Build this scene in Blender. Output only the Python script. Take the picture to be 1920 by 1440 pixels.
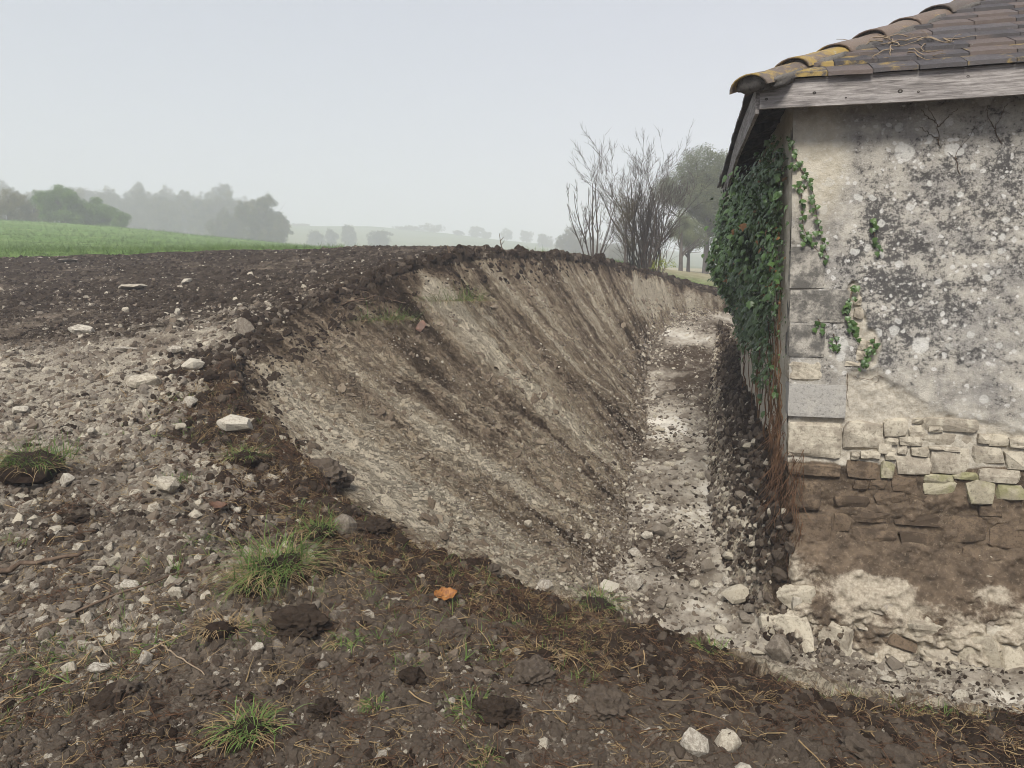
import bpy, bmesh, math, random
import numpy as np
from mathutils import Vector, Matrix, Euler, kdtree

R = math.radians
scene = bpy.context.scene
for o in list(bpy.data.objects):
    bpy.data.objects.remove(o)
C = scene.collection
random.seed(7)
RNG = np.random.default_rng(11)

# ------------------------------------------------------------------ camera
PITCH, FPX, EYE = R(6.5), 1450.0, 1.6
cam_data = bpy.data.cameras.new('camera')
cam_data.sensor_width = 36.0
cam_data.lens = FPX / 1920.0 * 36.0
cam_data.clip_start, cam_data.clip_end = 0.05, 6000.0
cam = bpy.data.objects.new('camera', cam_data)
cam.location = (0, 0, EYE)
cam.rotation_euler = (R(90) - PITCH, 0, 0)
C.objects.link(cam)
scene.camera = cam

# ------------------------------------------------------------------ sky, sun, exposure
SUN_AZ, SUN_EL = R(194), R(46)         # veiled sun behind the photographer, along the line of the ivy wall
world = bpy.data.worlds.new('World')
scene.world = world
world.use_nodes = True
wn, wl = world.node_tree.nodes, world.node_tree.links
wn.clear()
w_out = wn.new('ShaderNodeOutputWorld')
w_bg = wn.new('ShaderNodeBackground')
w_sky = wn.new('ShaderNodeTexSky')
w_sky.sky_type = 'NISHITA'
w_sky.sun_disc = False
w_sky.sun_elevation, w_sky.sun_rotation = SUN_EL, SUN_AZ
w_sky.air_density, w_sky.dust_density, w_sky.ozone_density = 1.0, 2.0, 1.0
w_mix = wn.new('ShaderNodeMixRGB')                 # a veil of even cloud over the clear sky
w_mix.inputs[0].default_value = 0.9
w_mix.inputs[2].default_value = (1.40, 1.47, 1.74, 1)
wl.new(w_sky.outputs[0], w_mix.inputs[1])
wl.new(w_mix.outputs[0], w_bg.inputs[0])
w_bg.inputs[1].default_value = 0.10
wl.new(w_bg.outputs[0], w_out.inputs[0])

sun_data = bpy.data.lights.new('sun', 'SUN')
sun_data.energy, sun_data.angle, sun_data.color = 2.2, R(20), (1.0, 0.945, 0.87)
sun = bpy.data.objects.new('sun', sun_data)
sun.rotation_euler = Vector((-math.sin(SUN_AZ) * math.cos(SUN_EL), -math.cos(SUN_AZ) * math.cos(SUN_EL), -math.sin(SUN_EL))).to_track_quat('-Z', 'Y').to_euler()
C.objects.link(sun)

scene.view_settings.view_transform = 'Standard'
scene.view_settings.look = 'None'
scene.view_settings.gamma = 1.0
scene.view_settings.use_curve_mapping = False
scene.view_settings.exposure = 1.6
scene.render.engine = 'CYCLES'
scene.cycles.use_denoising = True
scene.cycles.max_bounces = 8
scene.cycles.diffuse_bounces = 3
scene.cycles.volume_bounces = 4
scene.cycles.transparent_max_bounces = 6
scene.cycles.use_adaptive_sampling = True
scene.cycles.adaptive_threshold = 0.02
scene.cycles.filter_width = 1.0

# ------------------------------------------------------------------ surveying the photograph: pixel + distance -> place
CP, SP = math.cos(PITCH), math.sin(PITCH)
def ray(px, py):
    dx, dy = (px - 960) / FPX, -(py - 720) / FPX
    return np.array([dx, CP + dy * SP, -SP + dy * CP])
def Pt(px, py, Y):
    d = ray(px, py)
    return np.array([0, 0, EYE]) + d * (Y / d[1])

# ------------------------------------------------------------------ numpy noise
def vn2(x, y, seed=0):
    fx, fy = np.floor(x), np.floor(y)
    tx, ty = x - fx, y - fy
    ix, iy = fx.astype(np.int64), fy.astype(np.int64)
    def h(a, b):
        v = (a * 374761393 + b * 668265263 + seed * 974634777) & 0xFFFFFFFF
        v = ((v ^ (v >> 13)) * 1274126177) & 0xFFFFFFFF
        return ((v ^ (v >> 16)) & 0xFFFFFF) / float(0xFFFFFF)
    sx, sy = tx * tx * (3 - 2 * tx), ty * ty * (3 - 2 * ty)
    a, b, c, d = h(ix, iy), h(ix + 1, iy), h(ix, iy + 1), h(ix + 1, iy + 1)
    return (a * (1 - sx) + b * sx) * (1 - sy) + (c * (1 - sx) + d * sx) * sy * 1.0
def fbm(x, y, octv=4, seed=0, gain=0.5):
    s, amp, tot = 0.0, 1.0, 0.0
    x, y = np.asarray(x, float), np.asarray(y, float)
    for k in range(octv):
        s = s + amp * (vn2(x, y, seed + k * 17) * 2 - 1)
        tot += amp
        x, y = x * 1.62 + y * 1.21 + 5.3, y * 1.62 - x * 1.21 + 2.9
        amp *= gain
    return s / tot
def fbm_s(x, y, octv=4, seed=0, gain=0.5):           # keeps its axes: for streaks
    s, amp, tot = 0.0, 1.0, 0.0
    for k in range(octv):
        s = s + amp * (vn2(x, y, seed + k * 17) * 2 - 1)
        tot += amp
        x, y = x * 2.03 + 7.7, y * 2.03 + 3.1
        amp *= gain
    return s / tot
def vn3(p, seed=0):
    f = np.floor(p); t = p - f; i = f.astype(np.int64)
    s = t * t * (3 - 2 * t)
    def h(a, b, c):
        v = (a * 374761393 + b * 668265263 + c * 1103515245 + seed * 974634777) & 0xFFFFFFFF
        v = ((v ^ (v >> 13)) * 1274126177) & 0xFFFFFFFF
        return ((v ^ (v >> 16)) & 0xFFFFFF) / float(0xFFFFFF)
    r = 0.0
    for a in (0, 1):
        for b in (0, 1):
            for c in (0, 1):
                w = (s[:, 0] if a else 1 - s[:, 0]) * (s[:, 1] if b else 1 - s[:, 1]) * (s[:, 2] if c else 1 - s[:, 2])
                r = r + w * h(i[:, 0] + a, i[:, 1] + b, i[:, 2] + c)
    return r * 2 - 1
def sstep(a, b, x):
    t = np.clip((x - a) / (b - a), 0, 1)
    return t * t * (3 - 2 * t)

# ------------------------------------------------------------------ object helpers
def tag(o, label=None, cat=None, group=None, kind=None):
    if label: o['label'] = label
    if cat: o['category'] = cat
    if group: o['group'] = group
    if kind: o['kind'] = kind
    return o
def link(o, parent=None, coll=None):
    (coll or C).objects.link(o)
    if parent is not None: o.parent = parent
    return o
def empty(name, loc=(0, 0, 0)):
    o = bpy.data.objects.new(name, None)
    o.location = loc
    o.empty_display_size = 0.1
    return link(o)
def mesh_np(name, V, Fq, mat=None, smooth=True, attrs=None):
    """V (n,3), Fq (m,3|4) int -> mesh"""
    me = bpy.data.meshes.new(name)
    V = np.asarray(V, np.float32); Fq = np.asarray(Fq, np.int32)
    k = Fq.shape[1]
    me.vertices.add(len(V)); me.vertices.foreach_set('co', V.ravel())
    me.loops.add(Fq.size); me.loops.foreach_set('vertex_index', Fq.ravel())
    me.polygons.add(len(Fq))
    me.polygons.foreach_set('loop_start', np.arange(0, Fq.size, k, dtype=np.int32))
    me.polygons.foreach_set('loop_total', np.full(len(Fq), k, np.int32))
    me.polygons.foreach_set('use_smooth', np.full(len(Fq), smooth))
    if attrs:
        for n, a in attrs.items():
            at = me.attributes.new(n, 'FLOAT', 'POINT')
            at.data.foreach_set('value', np.asarray(a, np.float32))
    me.update(calc_edges=True)
    if mat: me.materials.append(mat)
    return me
def mesh_pd(name, V, Fs, mat=None, smooth=False):
    me = bpy.data.meshes.new(name)
    me.from_pydata([tuple(v) for v in V], [], Fs)
    if smooth: me.polygons.foreach_set('use_smooth', [True] * len(me.polygons))
    me.update()
    if mat: me.materials.append(mat)
    return me
def obj(name, me, parent=None, loc=None, rot=None, scl=None, coll=None):
    o = bpy.data.objects.new(name, me)
    if loc is not None: o.location = tuple(loc)
    if rot is not None: o.rotation_euler = tuple(rot)
    if scl is not None: o.scale = tuple(scl)
    return link(o, parent, coll)

# ------------------------------------------------------------------ material helpers
class NT:
    def __init__(s, name, rough=0.9, spec=0.0):
        s.m = bpy.data.materials.new(name); s.m.use_nodes = True
        s.t = s.m.node_tree; s.n = s.t.nodes; s.l = s.t.links
        s.b = s.n['Principled BSDF']
        s.b.inputs['Roughness'].default_value = rough
        s.b.inputs['Specular IOR Level'].default_value = spec
        s._tc = None
    def co(s, kind='Object'):
        if s._tc is None: s._tc = s.n.new('ShaderNodeTexCoord')
        return s._tc.outputs[kind]
    def attr(s, name, kind='GEOMETRY', out='Fac'):
        a = s.n.new('ShaderNodeAttribute'); a.attribute_name = name; a.attribute_type = kind
        return a.outputs[out]
    def inp(s, node, i, v):
        if v is None: return
        if isinstance(v, bpy.types.NodeSocket): s.l.new(v, node.inputs[i])
        else: node.inputs[i].default_value = v
    def noise(s, scale=5, detail=5, rough=0.6, vec=None, dist=0.0, out='Fac'):
        n = s.n.new('ShaderNodeTexNoise')
        n.inputs['Scale'].default_value = scale; n.inputs['Detail'].default_value = detail
        n.inputs['Roughness'].default_value = rough; n.inputs['Distortion'].default_value = dist
        s.l.new(vec if vec is not None else s.co(), n.inputs['Vector'])
        return n.outputs[out]
    def voro(s, scale=5, feature='F1', vec=None, rnd=1.0, out='Distance'):
        n = s.n.new('ShaderNodeTexVoronoi'); n.feature = feature
        n.inputs['Scale'].default_value = scale; n.inputs['Randomness'].default_value = rnd
        s.l.new(vec if vec is not None else s.co(), n.inputs['Vector'])
        return n.outputs[out]
    def mapr(s, v, a, b, c=0.0, d=1.0, smooth=True):
        n = s.n.new('ShaderNodeMapRange')
        if smooth: n.interpolation_type = 'SMOOTHSTEP'
        s.inp(n, 0, v)
        for i, q in zip((1, 2, 3, 4), (a, b, c, d)): s.inp(n, i, q)
        return n.outputs[0]
    def math(s, op, a, b=None, c=None, clamp=False):
        n = s.n.new('ShaderNodeMath'); n.operation = op; n.use_clamp = clamp
        s.inp(n, 0, a); s.inp(n, 1, b); s.inp(n, 2, c)
        return n.outputs[0]
    def mix(s, f, a, b, mode='MIX'):
        n = s.n.new('ShaderNodeMixRGB'); n.blend_type = mode
        s.inp(n, 0, f)
        for i, v in ((1, a), (2, b)):
            if isinstance(v, (tuple, list)): v = (*v[:3], 1.0)
            s.inp(n, i, v)
        return n.outputs[0]
    def ramp(s, f, stops):
        n = s.n.new('ShaderNodeValToRGB'); e = n.color_ramp.elements
        while len(e) < len(stops): e.new(0.5)
        for q, (p, c) in zip(e, stops):
            q.position = p; q.color = (*c[:3], 1.0)
        s.inp(n, 0, f)
        return n.outputs[0]
    def comb(s, x, y, z=0.0):
        n = s.n.new('ShaderNodeCombineXYZ')
        for i, v in enumerate((x, y, z)): s.inp(n, i, v)
        return n.outputs[0]
    def vscale(s, vec, k):
        n = s.n.new('ShaderNodeVectorMath'); n.operation = 'MULTIPLY'
        s.l.new(vec, n.inputs[0]); n.inputs[1].default_value = k
        return n.outputs[0]
    def sep(s, vec):
        n = s.n.new('ShaderNodeSeparateXYZ'); s.l.new(vec, n.inputs[0])
        return n.outputs
    def bump(s, h, strength=0.5, dist=0.02, normal=None):
        n = s.n.new('ShaderNodeBump')
        n.inputs['Strength'].default_value = strength; n.inputs['Distance'].default_value = dist
        s.l.new(h, n.inputs['Height'])
        if normal is not None: s.l.new(normal, n.inputs['Normal'])
        return n.outputs[0]
    def done(s, col, normal=None, rough=None):
        s.inp(s.b, 'Base Color', (*col[:3], 1.0) if isinstance(col, (tuple, list)) else col)
        if normal is not None: s.l.new(normal, s.b.inputs['Normal'])
        if rough is not None: s.inp(s.b, 'Roughness', rough)
        return s.m
def rnd(s): return s.n.new('ShaderNodeObjectInfo').outputs['Random']
# ================================================================== THE LAND
# barn corner and its two walls (plan): facade runs right and a little nearer, the ivy wall runs back
COR = Pt(1481, 600, 5.0)[:2]
E_ = np.array([math.cos(R(15)), -math.sin(R(15))])           # along the facade
N_ = np.array([-math.sin(R(15)), -math.cos(R(15))])          # out of the facade
B_ = np.array([math.sin(R(12.5)), math.cos(R(12.5))])        # along the ivy wall
NL = np.array([-math.cos(R(12.5)), math.sin(R(12.5))])       # out of the ivy wall
HW, HD = 4.6, 4.4                                            # facade width, depth of the barn
LEAN = -0.025                                                # the old wall leans a little
SOIL = 0.50                                                  # old soil line on the wall

CREST = [(1700, 570, 21), (1480, 565, 20), (1345, 552, 19), (1250, 522, 18), (1180, 503, 16.5), (1100, 490, 14.5), (1000, 481, 12.5), (880, 487, 11), (770, 508, 9.8),
         (620, 565, 8.8), (500, 612, 7.9), (450, 690, 7.0), (480, 775, 6.1), (640, 935, 4.8), (850, 1055, 4.2),
         (1100, 1145, 3.85), (1300, 1215, 3.6), (1500, 1290, 3.3), (1920, 1372, 3.0), (2500, 1420, 2.8)]
TOE = [(1620, 600, 18.5), (1480, 598, 17.8), (1345, 588, 17), (1278, 602, 16), (1228, 640, 14), (1215, 690, 12.5), (1205, 760, 11), (1195, 840, 9.2), (1180, 920, 7.8),
       (1160, 990, 6.9), (1130, 1060, 6.2), (1120, 1110, 5.7), (1125, 1140, 5.4), (1140, 1170, 5.2), (1165, 1200, 5.0),
       (1250, 1235, 4.75), (1400, 1270, 4.5), (1600, 1310, 4.2), (1950, 1365, 3.9), (2450, 1420, 3.55)]
crest = np.array([Pt(*c) for c in CREST]); toe = np.array([Pt(*c) for c in TOE])

def wall_pt(Y, off=0.0):                                     # a point of the ivy wall line at distance Y
    k = (Y - COR[1]) / B_[1]
    return COR + B_ * k + NL * off
BT, BB = [], []                                              # soil left standing against the ivy wall: top, foot
for Yt, zt, ft in ((19.5, 1.25, (1352, 590, 16.8)), (14.5, 1.1, (1338, 655, 13.2)), (11.5, .98, (1328, 760, 10.6)), (9.2, .84, (1328, 880, 8.3)),
                   (7.3, .70, (1340, 1000, 6.6)), (6.2, .6, (1368, 1085, 5.75)), (5.5, .54, (1395, 1140, 5.3)), (5.02, .46, (1420, 1180, 5.0))):
    p = wall_pt(Yt, -0.05); BT.append((p[0], p[1], zt)); BB.append(Pt(*ft))
p = COR + E_ * .12 - N_ * .03; BT.append((p[0], p[1], -.25)); BB.append(Pt(1450, 1215, 4.83))
p = COR + E_ * .4 - N_ * .03; BT.append((p[0], p[1], -.55)); BB.append(Pt(1560, 1265, 4.62))
BT, BB = np.array(BT), np.array(BB)

def rbf_fit(P, z, lin=False):
    P = np.asarray(P, float); n = len(P)
    c = P.mean(0); s = P.std(0).max(); Q = (P - c) / s
    d2 = ((Q[:, None] - Q[None]) ** 2).sum(-1)
    K = np.sqrt(d2 + 1e-4) if lin else np.where(d2 > 0, d2 * np.log(d2 + 1e-12), 0)
    A = np.zeros((n + 3, n + 3)); A[:n, :n] = K + np.eye(n) * 1e-6
    A[:n, n] = 1; A[:n, n + 1:] = Q; A[n, :n] = 1; A[n + 1:, :n] = Q.T
    w = np.linalg.lstsq(A, np.r_[z, 0, 0, 0], rcond=None)[0]
    def f(x, y):
        qx, qy = (x - c[0]) / s, (y - c[1]) / s
        out = w[n] + w[n + 1] * qx + w[n + 2] * qy
        for i in range(n):
            r2 = (qx - Q[i, 0]) ** 2 + (qy - Q[i, 1]) ** 2
            out = out + w[i] * (np.sqrt(r2 + 1e-4) if lin else r2 * np.log(r2 + 1e-12))
        return out
    return f
near = [tuple(p) for p in crest]
near += [(-4, 0, .1), (0, 0, 0), (4, 0, -.25), (-6, 3, .3), (0, 1.8, 0), (-2, 1.8, .03), (-4, -10, 0), (4, -10, -.3), (0, -10, 0), (12, 0, -.3), (-14, 0, .4), (12, 9, .5), (11, 21, 1.2)]
near += [tuple(Pt(*q)) for q in ((0, 700, 7.5), (220, 700, 7.2), (0, 600, 11), (300, 600, 10.5), (0, 530, 15), (300, 530, 14), (550, 520, 13), (0, 480, 20), (250, 480, 20),
         (540, 470, 21), (700, 464, 18), (850, 466, 16), (950, 473, 14.2), (0, 850, 5.3), (250, 850, 5), (0, 1000, 4.0), (300, 1000, 3.9), (600, 1100, 3.4), (0, 1200, 3.1),
         (500, 1250, 2.9), (1000, 1300, 2.9), (1500, 1400, 2.6), (1500, 560, 22), (1210, 505, 20), (1110, 491, 17), (1300, 512, 24), (900, 476, 24), (700, 470, 27), (-500, 600, 11), (-500, 480, 20), (-900, 800, 6))]
near = np.array(near); Z_NEAR = rbf_fit(near[:, :2], near[:, 2], lin=True)
far = np.array([Pt(*q) for q in (
    (0, 466, 26), (250, 473, 26), (540, 467, 28), (800, 472, 26), (1100, 491, 24), (1300, 514, 28), (1700, 545, 26), (-600, 470, 26),
    (0, 440, 45), (300, 456, 45), (540, 467, 45), (900, 482, 45), (1300, 512, 42), (1800, 535, 45), (-500, 430, 45),
    (0, 412, 75), (130, 419, 75), (250, 429, 75), (400, 445, 75), (540, 460, 75), (700, 475, 75), (1000, 490, 75), (1300, 511, 70), (1700, 520, 75), (-700, 385, 75),
    (0, 432, 120), (300, 448, 120), (540, 468, 120), (1000, 490, 130), (1500, 510, 120), (-700, 430, 120),
    (0, 436, 230), (300, 446, 230), (560, 462, 230), (800, 470, 230), (1000, 478, 230), (1200, 486, 230), (1600, 500, 230), (-700, 430, 230),
    (0, 400, 380), (300, 408, 380), (560, 423, 380), (700, 423, 380), (840, 437, 380), (900, 445, 380), (1000, 455, 380), (1080, 463, 380), (1250, 471, 380), (1700, 480, 380), (-900, 400, 380),
    (0, 450, 700), (560, 465, 700), (1000, 485, 700), (1700, 500, 700), (-900, 450, 700), (0, 480, 1200), (960, 500, 1200), (1900, 510, 1200), (-900, 480, 1200))])
far = np.vstack([far, [(-40, -60, 1), (0, -60, 0), (40, -60, -1), (300, -60, 0), (-300, -60, 2)]])
Z_FAR = rbf_fit(far[:, :2], far[:, 2], lin=True)
flo = np.vstack([toe, BB, [(4, 3.8, -.75), (6, 3.2, -.8), (6, 10, 0.2), (6, 17, .9), (9, 17, 1), (9, 8, 0), (9, 3, -.8)]])
Z_FLO = rbf_fit(flo[:, :2], flo[:, 2], lin=True)

# one sheet: grid lines dense where the eye is close, opening out to the horizon
def lines(lo, a, b, hi, fine, grow):
    mid = list(np.arange(a, b, fine)); out = []; x, s = mid[-1], fine
    while x < hi: s *= grow; s = min(s, 40); x += s; out.append(x)
    x, s, inn = a, fine, []
    while x > lo: s *= grow; s = min(s, 40); x -= s; inn.append(x)
    return np.array(inn[::-1] + mid + out)
XS = lines(-900, -3.3, 3.3, 900, 0.0165, 1.022)
ys, y = [], 1.7
while y < 20: ys.append(y); y += 0.0033 * y + 0.002
s = 0.07
while y < 1300: ys.append(y); s = min(s * 1.035, 30); y += s
pre, y, s = [], 1.7, 0.02
while y > -60: s *= 1.12; y -= s; pre.append(y)
YS = np.array(pre[::-1] + ys)
nx, ny = len(XS), len(YS)
GX, GY = np.meshgrid(XS, YS)                                  # (ny,nx)
gx, gy = GX.ravel(), GY.ravel()
print('terrain grid', nx, ny, nx * ny)

def in_poly(px_, py_, poly):
    ins = np.zeros(len(px_), bool); n = len(poly)
    for i in range(n):
        x0, y0 = poly[i][:2]; x1, y1 = poly[(i + 1) % n][:2]
        if y0 == y1: continue
        c = ((y0 > py_) != (y1 > py_)) & (px_ < (x1 - x0) * (py_ - y0) / (y1 - y0) + x0)
        ins ^= c
    return ins
def resample(P, m):                                          # smooth (Catmull-Rom) through the surveyed points
    P = np.asarray(P); n = len(P); u = np.linspace(0, n - 1, m); i = np.minimum(u.astype(int), n - 2); t = (u - i)[:, None]
    g = lambda k: P[np.clip(k, 0, n - 1)]
    a, b, c, d = g(i - 1), g(i), g(i + 1), g(i + 2)
    return 0.5 * (2 * b + (c - a) * t + (2 * a - 5 * b + 4 * c - d) * t ** 2 + (3 * b - 3 * c + d - a) * t ** 3)
MU, MT = 900, 70
def ruled(top, foot, p, seed, wob):
    T, B = resample(top, MU), resample(foot, MU)
    s_arc = np.r_[0, np.cumsum(np.linalg.norm(np.diff((T + B) / 2, axis=0), axis=1))]
    n = fbm(s_arc * 1.3, s_arc * 0 + seed, 4, seed)[:, None]
    T = T.copy(); dirv = (T - B)[:, :2]; dirv /= np.linalg.norm(dirv, axis=1)[:, None]
    T[:, :2] += dirv * n * wob                               # the crest is ragged
    B = B.copy(); B[:, :2] += dirv * fbm(s_arc * .9, s_arc * 0 + seed + 4, 4, seed + 7)[:, None] * wob * 2.2
    tt = np.linspace(0, 1, MT)
    P = T[:, None] * (1 - tt[None, :, None]) + B[:, None] * tt[None, :, None]
    P[..., 2] = T[:, None, 2] + (B[:, None, 2] - T[:, None, 2]) * (tt[None] ** p)
    L = np.linalg.norm(T - B, axis=1)
    return T, B, P, s_arc, L
TA, BA, PA, SA, LA = ruled(crest, toe, 0.88, 3, 0.10)
TB, BB2, PB, SB, LB = ruled(BT, BB, 0.8, 9, 0.0)

z = np.empty_like(gx)
nearm = (np.abs(gx) < 30) & (gy > -20) & (gy < 32)
zf = np.zeros_like(gx); fm = ~((np.abs(gx) < 18) & (gy > -8) & (gy < 22.0))
zf[fm] = Z_FAR(gx[fm], gy[fm])
zn = np.zeros_like(gx); zn[nearm] = Z_NEAR(gx[nearm], gy[nearm])
w = sstep(22, 27, gy); w = np.maximum(w, sstep(18, 28, np.abs(gx))); w = np.maximum(w, sstep(-8, -16, gy))
z = zn * (1 - w) + zf * w
pz = z.copy()

reg = np.zeros(len(gx), np.int8)                             # 0 soil 1 bank 2 trench floor 3 field 4 soil bank 5 hills
S = np.zeros_like(gx); Tt = np.ones_like(gx); Uu = np.zeros_like(gx); slope_n = np.zeros((len(gx), 2))
box = (gx > -5) & (gx < 13) & (gy > 2) & (gy < 23); bi = np.where(box)[0]
hole = list(TA) + [(12, 2.6), (12, 21.0)]
ih = bi[in_poly(gx[bi], gy[bi], hole)]
reg[ih] = 2; z[ih] = Z_FLO(gx[ih], gy[ih])
def lay(P, Tl, Bl, region, SA, LA):
    poly = list(Tl) + list(Bl[::-1])
    k = bi[in_poly(gx[bi], gy[bi], poly)]
    fl = P.reshape(-1, 3); kd = kdtree.KDTree(len(fl))
    for i, q in enumerate(fl): kd.insert((q[0], q[1], 0), i)
    kd.balance()
    mt = P.shape[1]; zz = np.empty(len(k)); ss = np.empty(len(k)); t_ = np.empty(len(k)); uu = np.empty(len(k))
    for j, i in enumerate(k):
        r = kd.find_n((gx[i], gy[i], 0), 3)
        wsum = 0; a = b = c = 0.0
        for co, ix, d in r:
            wt = 1 / (d * d + 1e-6); wsum += wt
            u_, v_ = divmod(ix, mt)
            a += wt * fl[ix, 2]; b += wt * u_; c += wt * v_
        zz[j], uu[j], t_[j] = a / wsum, b / wsum, c / wsum / (mt - 1)
    ss = np.interp(uu, np.arange(len(SA)), SA)
    z[k] = zz; reg[k] = region; S[k] = ss; Tt[k] = t_; Uu[k] = uu / (len(SA) - 1)
    return k
kA = lay(PA, TA, BA, 1, SA, LA)
kB = lay(PB, TB, BB2, 4, SB, LB)
# under the barn
foot = [COR + E_ * .07 - N_ * .07, COR + E_ * (HW - .07) - N_ * .07, COR + E_ * (HW - .07) + B_ * HD, COR + E_ * .05 + B_ * HD]
k = bi[in_poly(gx[bi], gy[bi], foot)]; z[k] = .3; reg[k] = 2
# the sown field, and the hills beyond it
fb_x = [-900, -40, -13, -10, -7, -4, -1, .3, 1.1, 2.4, 3.6, 6, 20, 900]
fb_y = [20, 19, 19.6, 20.3, 23.5, 29, 27, 21, 16.4, 18.0, 19.6, 21.5, 22, 22]
fb = np.interp(gx, fb_x, fb_y) + fbm(gx * .8, gy * .8, 4, 5) * .9
reg[(reg == 0) & (gy > fb)] = 3
reg[(gy > 118)] = 5
inhole = (reg == 1) | (reg == 2) | (reg == 4)

# relief of the soil
dcam = np.hypot(gx, gy)
lim = 1.0 / (1 + (dcam / 22.0) ** 4)
soil = (reg == 0)
lump = np.abs(fbm(gx * 2.2, gy * 2.2, 4, 21))
rough_soil = (fbm(gx * .9, gy * .9, 4, 31) * .07 + (0.35 - lump) * .075 + fbm(gx * 7, gy * 7, 3, 41) * .030 + fbm(gx * 24, gy * 24, 2, 47) * .012)
ridge = np.zeros_like(gx)                                    # spoil heaped along the crest
kd = kdtree.KDTree(MU)
for i, q in enumerate(TA): kd.insert((q[0], q[1], 0), i)
kd.balance()
sb = np.where((np.abs(gx) < 9) & (gy > 1.2) & (gy < 24) & soil)[0]
dcr = np.full(len(gx), 9.0)
for i in sb: dcr[i] = kd.find((gx[i], gy[i], 0))[2]
ridge = np.exp(-(dcr / .45) ** 2)
wet = np.exp(-(dcr / 1.3) ** 2)
z[soil] += (rough_soil * (1 + .9 * ridge))[soil] * lim[soil] * (0.75 + .65 * sstep(2.0, 4.5, gy[soil]))
z[soil] += (ridge * .035 * (1 + 1.2 * fbm(gx * 1.7, gy * 1.7, 3, 77)))[soil] * sstep(0, .12, dcr)[soil]
# relief of the cut face: bucket-tooth grooves down the slope, crumbling between
sA, tA = S[kA], Tt[kA]; lenA = np.interp(Uu[kA] * (MU - 1), np.arange(MU), LA); lA = tA * lenA
env = sstep(0, .06, tA) * sstep(1.0, .88, tA)
groove = fbm_s(sA * 3.2, lA * .22, 3, 51) * .050 + fbm_s(sA * 10, lA * .45, 3, 52) * .068 + fbm_s(sA * 30, lA * 2.2, 2, 53) * .012
crumb = fbm(gx[kA] * 2.4, gy[kA] * 2.4, 4, 54) * .060 + fbm(gx[kA] * 9, gy[kA] * 9, 3, 55) * .020 + np.maximum(0, fbm(gx[kA] * 22, gy[kA] * 22, 2, 56)) * .022
ledge = fbm_s(sA * 5, lA * 2.6, 3, 57); crumb = crumb + np.where(ledge > .12, .028, 0) * sstep(.12, .2, ledge) + .03 * sstep(.3, .5, fbm_s(sA * 9, lA * 3.5, 2, 58))
z[kA] += env * (groove + crumb) * np.minimum(1.15, .5 + 9 / (dcam[kA] + 3))
kF = np.where((reg == 2))[0]
z[kF] += (fbm(gx[kF] * 1.6, gy[kF] * 1.6, 4, 61) * .09 + np.abs(fbm(gx[kF] * 5, gy[kF] * 5, 3, 62)) * .06 + fbm(gx[kF] * 17, gy[kF] * 17, 2, 63) * .018)
tb = Tt[kB]; eb = sstep(0, .1, tb) * sstep(1.0, .9, tb)
z[kB] += eb * (fbm(gx[kB] * 2.4, gy[kB] * 2.4, 4, 71) * .12 + np.abs(fbm(gx[kB] * 7, gy[kB] * 7, 3, 72)) * .07 + fbm(gx[kB] * 20, gy[kB] * 20, 2, 73) * .02)
fld = (reg == 3)
z[fld] += (fbm(gx * 1.5, gy * 1.5, 3, 81) * .05 + fbm(gx * .12, gy * .12, 3, 82) * .12)[fld]
hl = (reg == 5)
z[hl] += (fbm(gx * .02, gy * .02, 3, 83) * 1.2)[hl] * sstep(118, 160, gy[hl])

# what the soil is made of (attributes read by the materials)
blob = lambda x0, y0, rx, ry, q=1.0: q * np.exp(-(((gx - x0) / rx) ** 2 + ((gy - y0) / ry) ** 2))
pale = blob(-3.2, 6.3, 2.0, 1.7, 1.35) + blob(-5.5, 7.2, 2.4, 1.4, 1.1) + blob(-2.2, 5.0, 1.1, .9, .8) + blob(-3.2, 4.2, 1.2, .7, .5) + blob(-2.9, 9.2, 1.2, .5, .4) + blob(-1.9, 3.2, 1.4, .8, .42) + blob(-6, 5, 2.5, 1.5, .4)
pale = pale * (.78 + 1.5 * fbm(gx * 1.6, gy * 2.4, 5, 91, .62)) + .20 * fbm(gx * 1.1, gy * 1.9, 4, 92)
pale = np.clip(pale * (1 - .75 * np.exp(-(dcr / .35) ** 2)), 0, 1)
dust = np.clip(.50 + 1.1 * fbm(gx * .75, gy * 1.0, 5, 95, .6) + blob(-2.2, 3.0, 2.4, 1.2, .25) - .95 * np.exp(-(dcr / .6) ** 2) - .45 * sstep(8.5, 11, gy), 0, 1)
# chalk in the cut face: bands down the slope
cream = np.zeros_like(gx); uA = Uu[kA] * (len(CREST) - 1)    # station number along the crest list
g1 = lambda c, wd: np.exp(-((uA - c) / wd) ** 2)
band = .62 + .80 * fbm_s(sA * 2.6, lA * .3, 5, 101, .72) + .55 * fbm_s(sA * 9, lA * .8, 4, 102, .65)
hand = .45 * sstep(10.3, 11.6, uA) * sstep(.05, .2, tA) + 1.7 * g1(7.9, .20) * sstep(.03, .12, tA) * sstep(.95, .5, tA) + .9 * g1(12.2, .55) * sstep(.02, .10, tA) * sstep(1.05, .55, tA) + 1.9 * g1(3.7, .42) * sstep(.08, .2, tA) * sstep(.75, .55, tA) \
    + .55 * g1(11.0, .35) * sstep(.12, .3, tA) + .5 * g1(9.8, .25) * sstep(.3, .5, tA) * sstep(.9, .7, tA) + .7 * g1(2.5, .35) * sstep(.1, .3, tA) + .55 * g1(5.2, .16) * sstep(.2, .4, tA) * sstep(.95, .7, tA)
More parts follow.
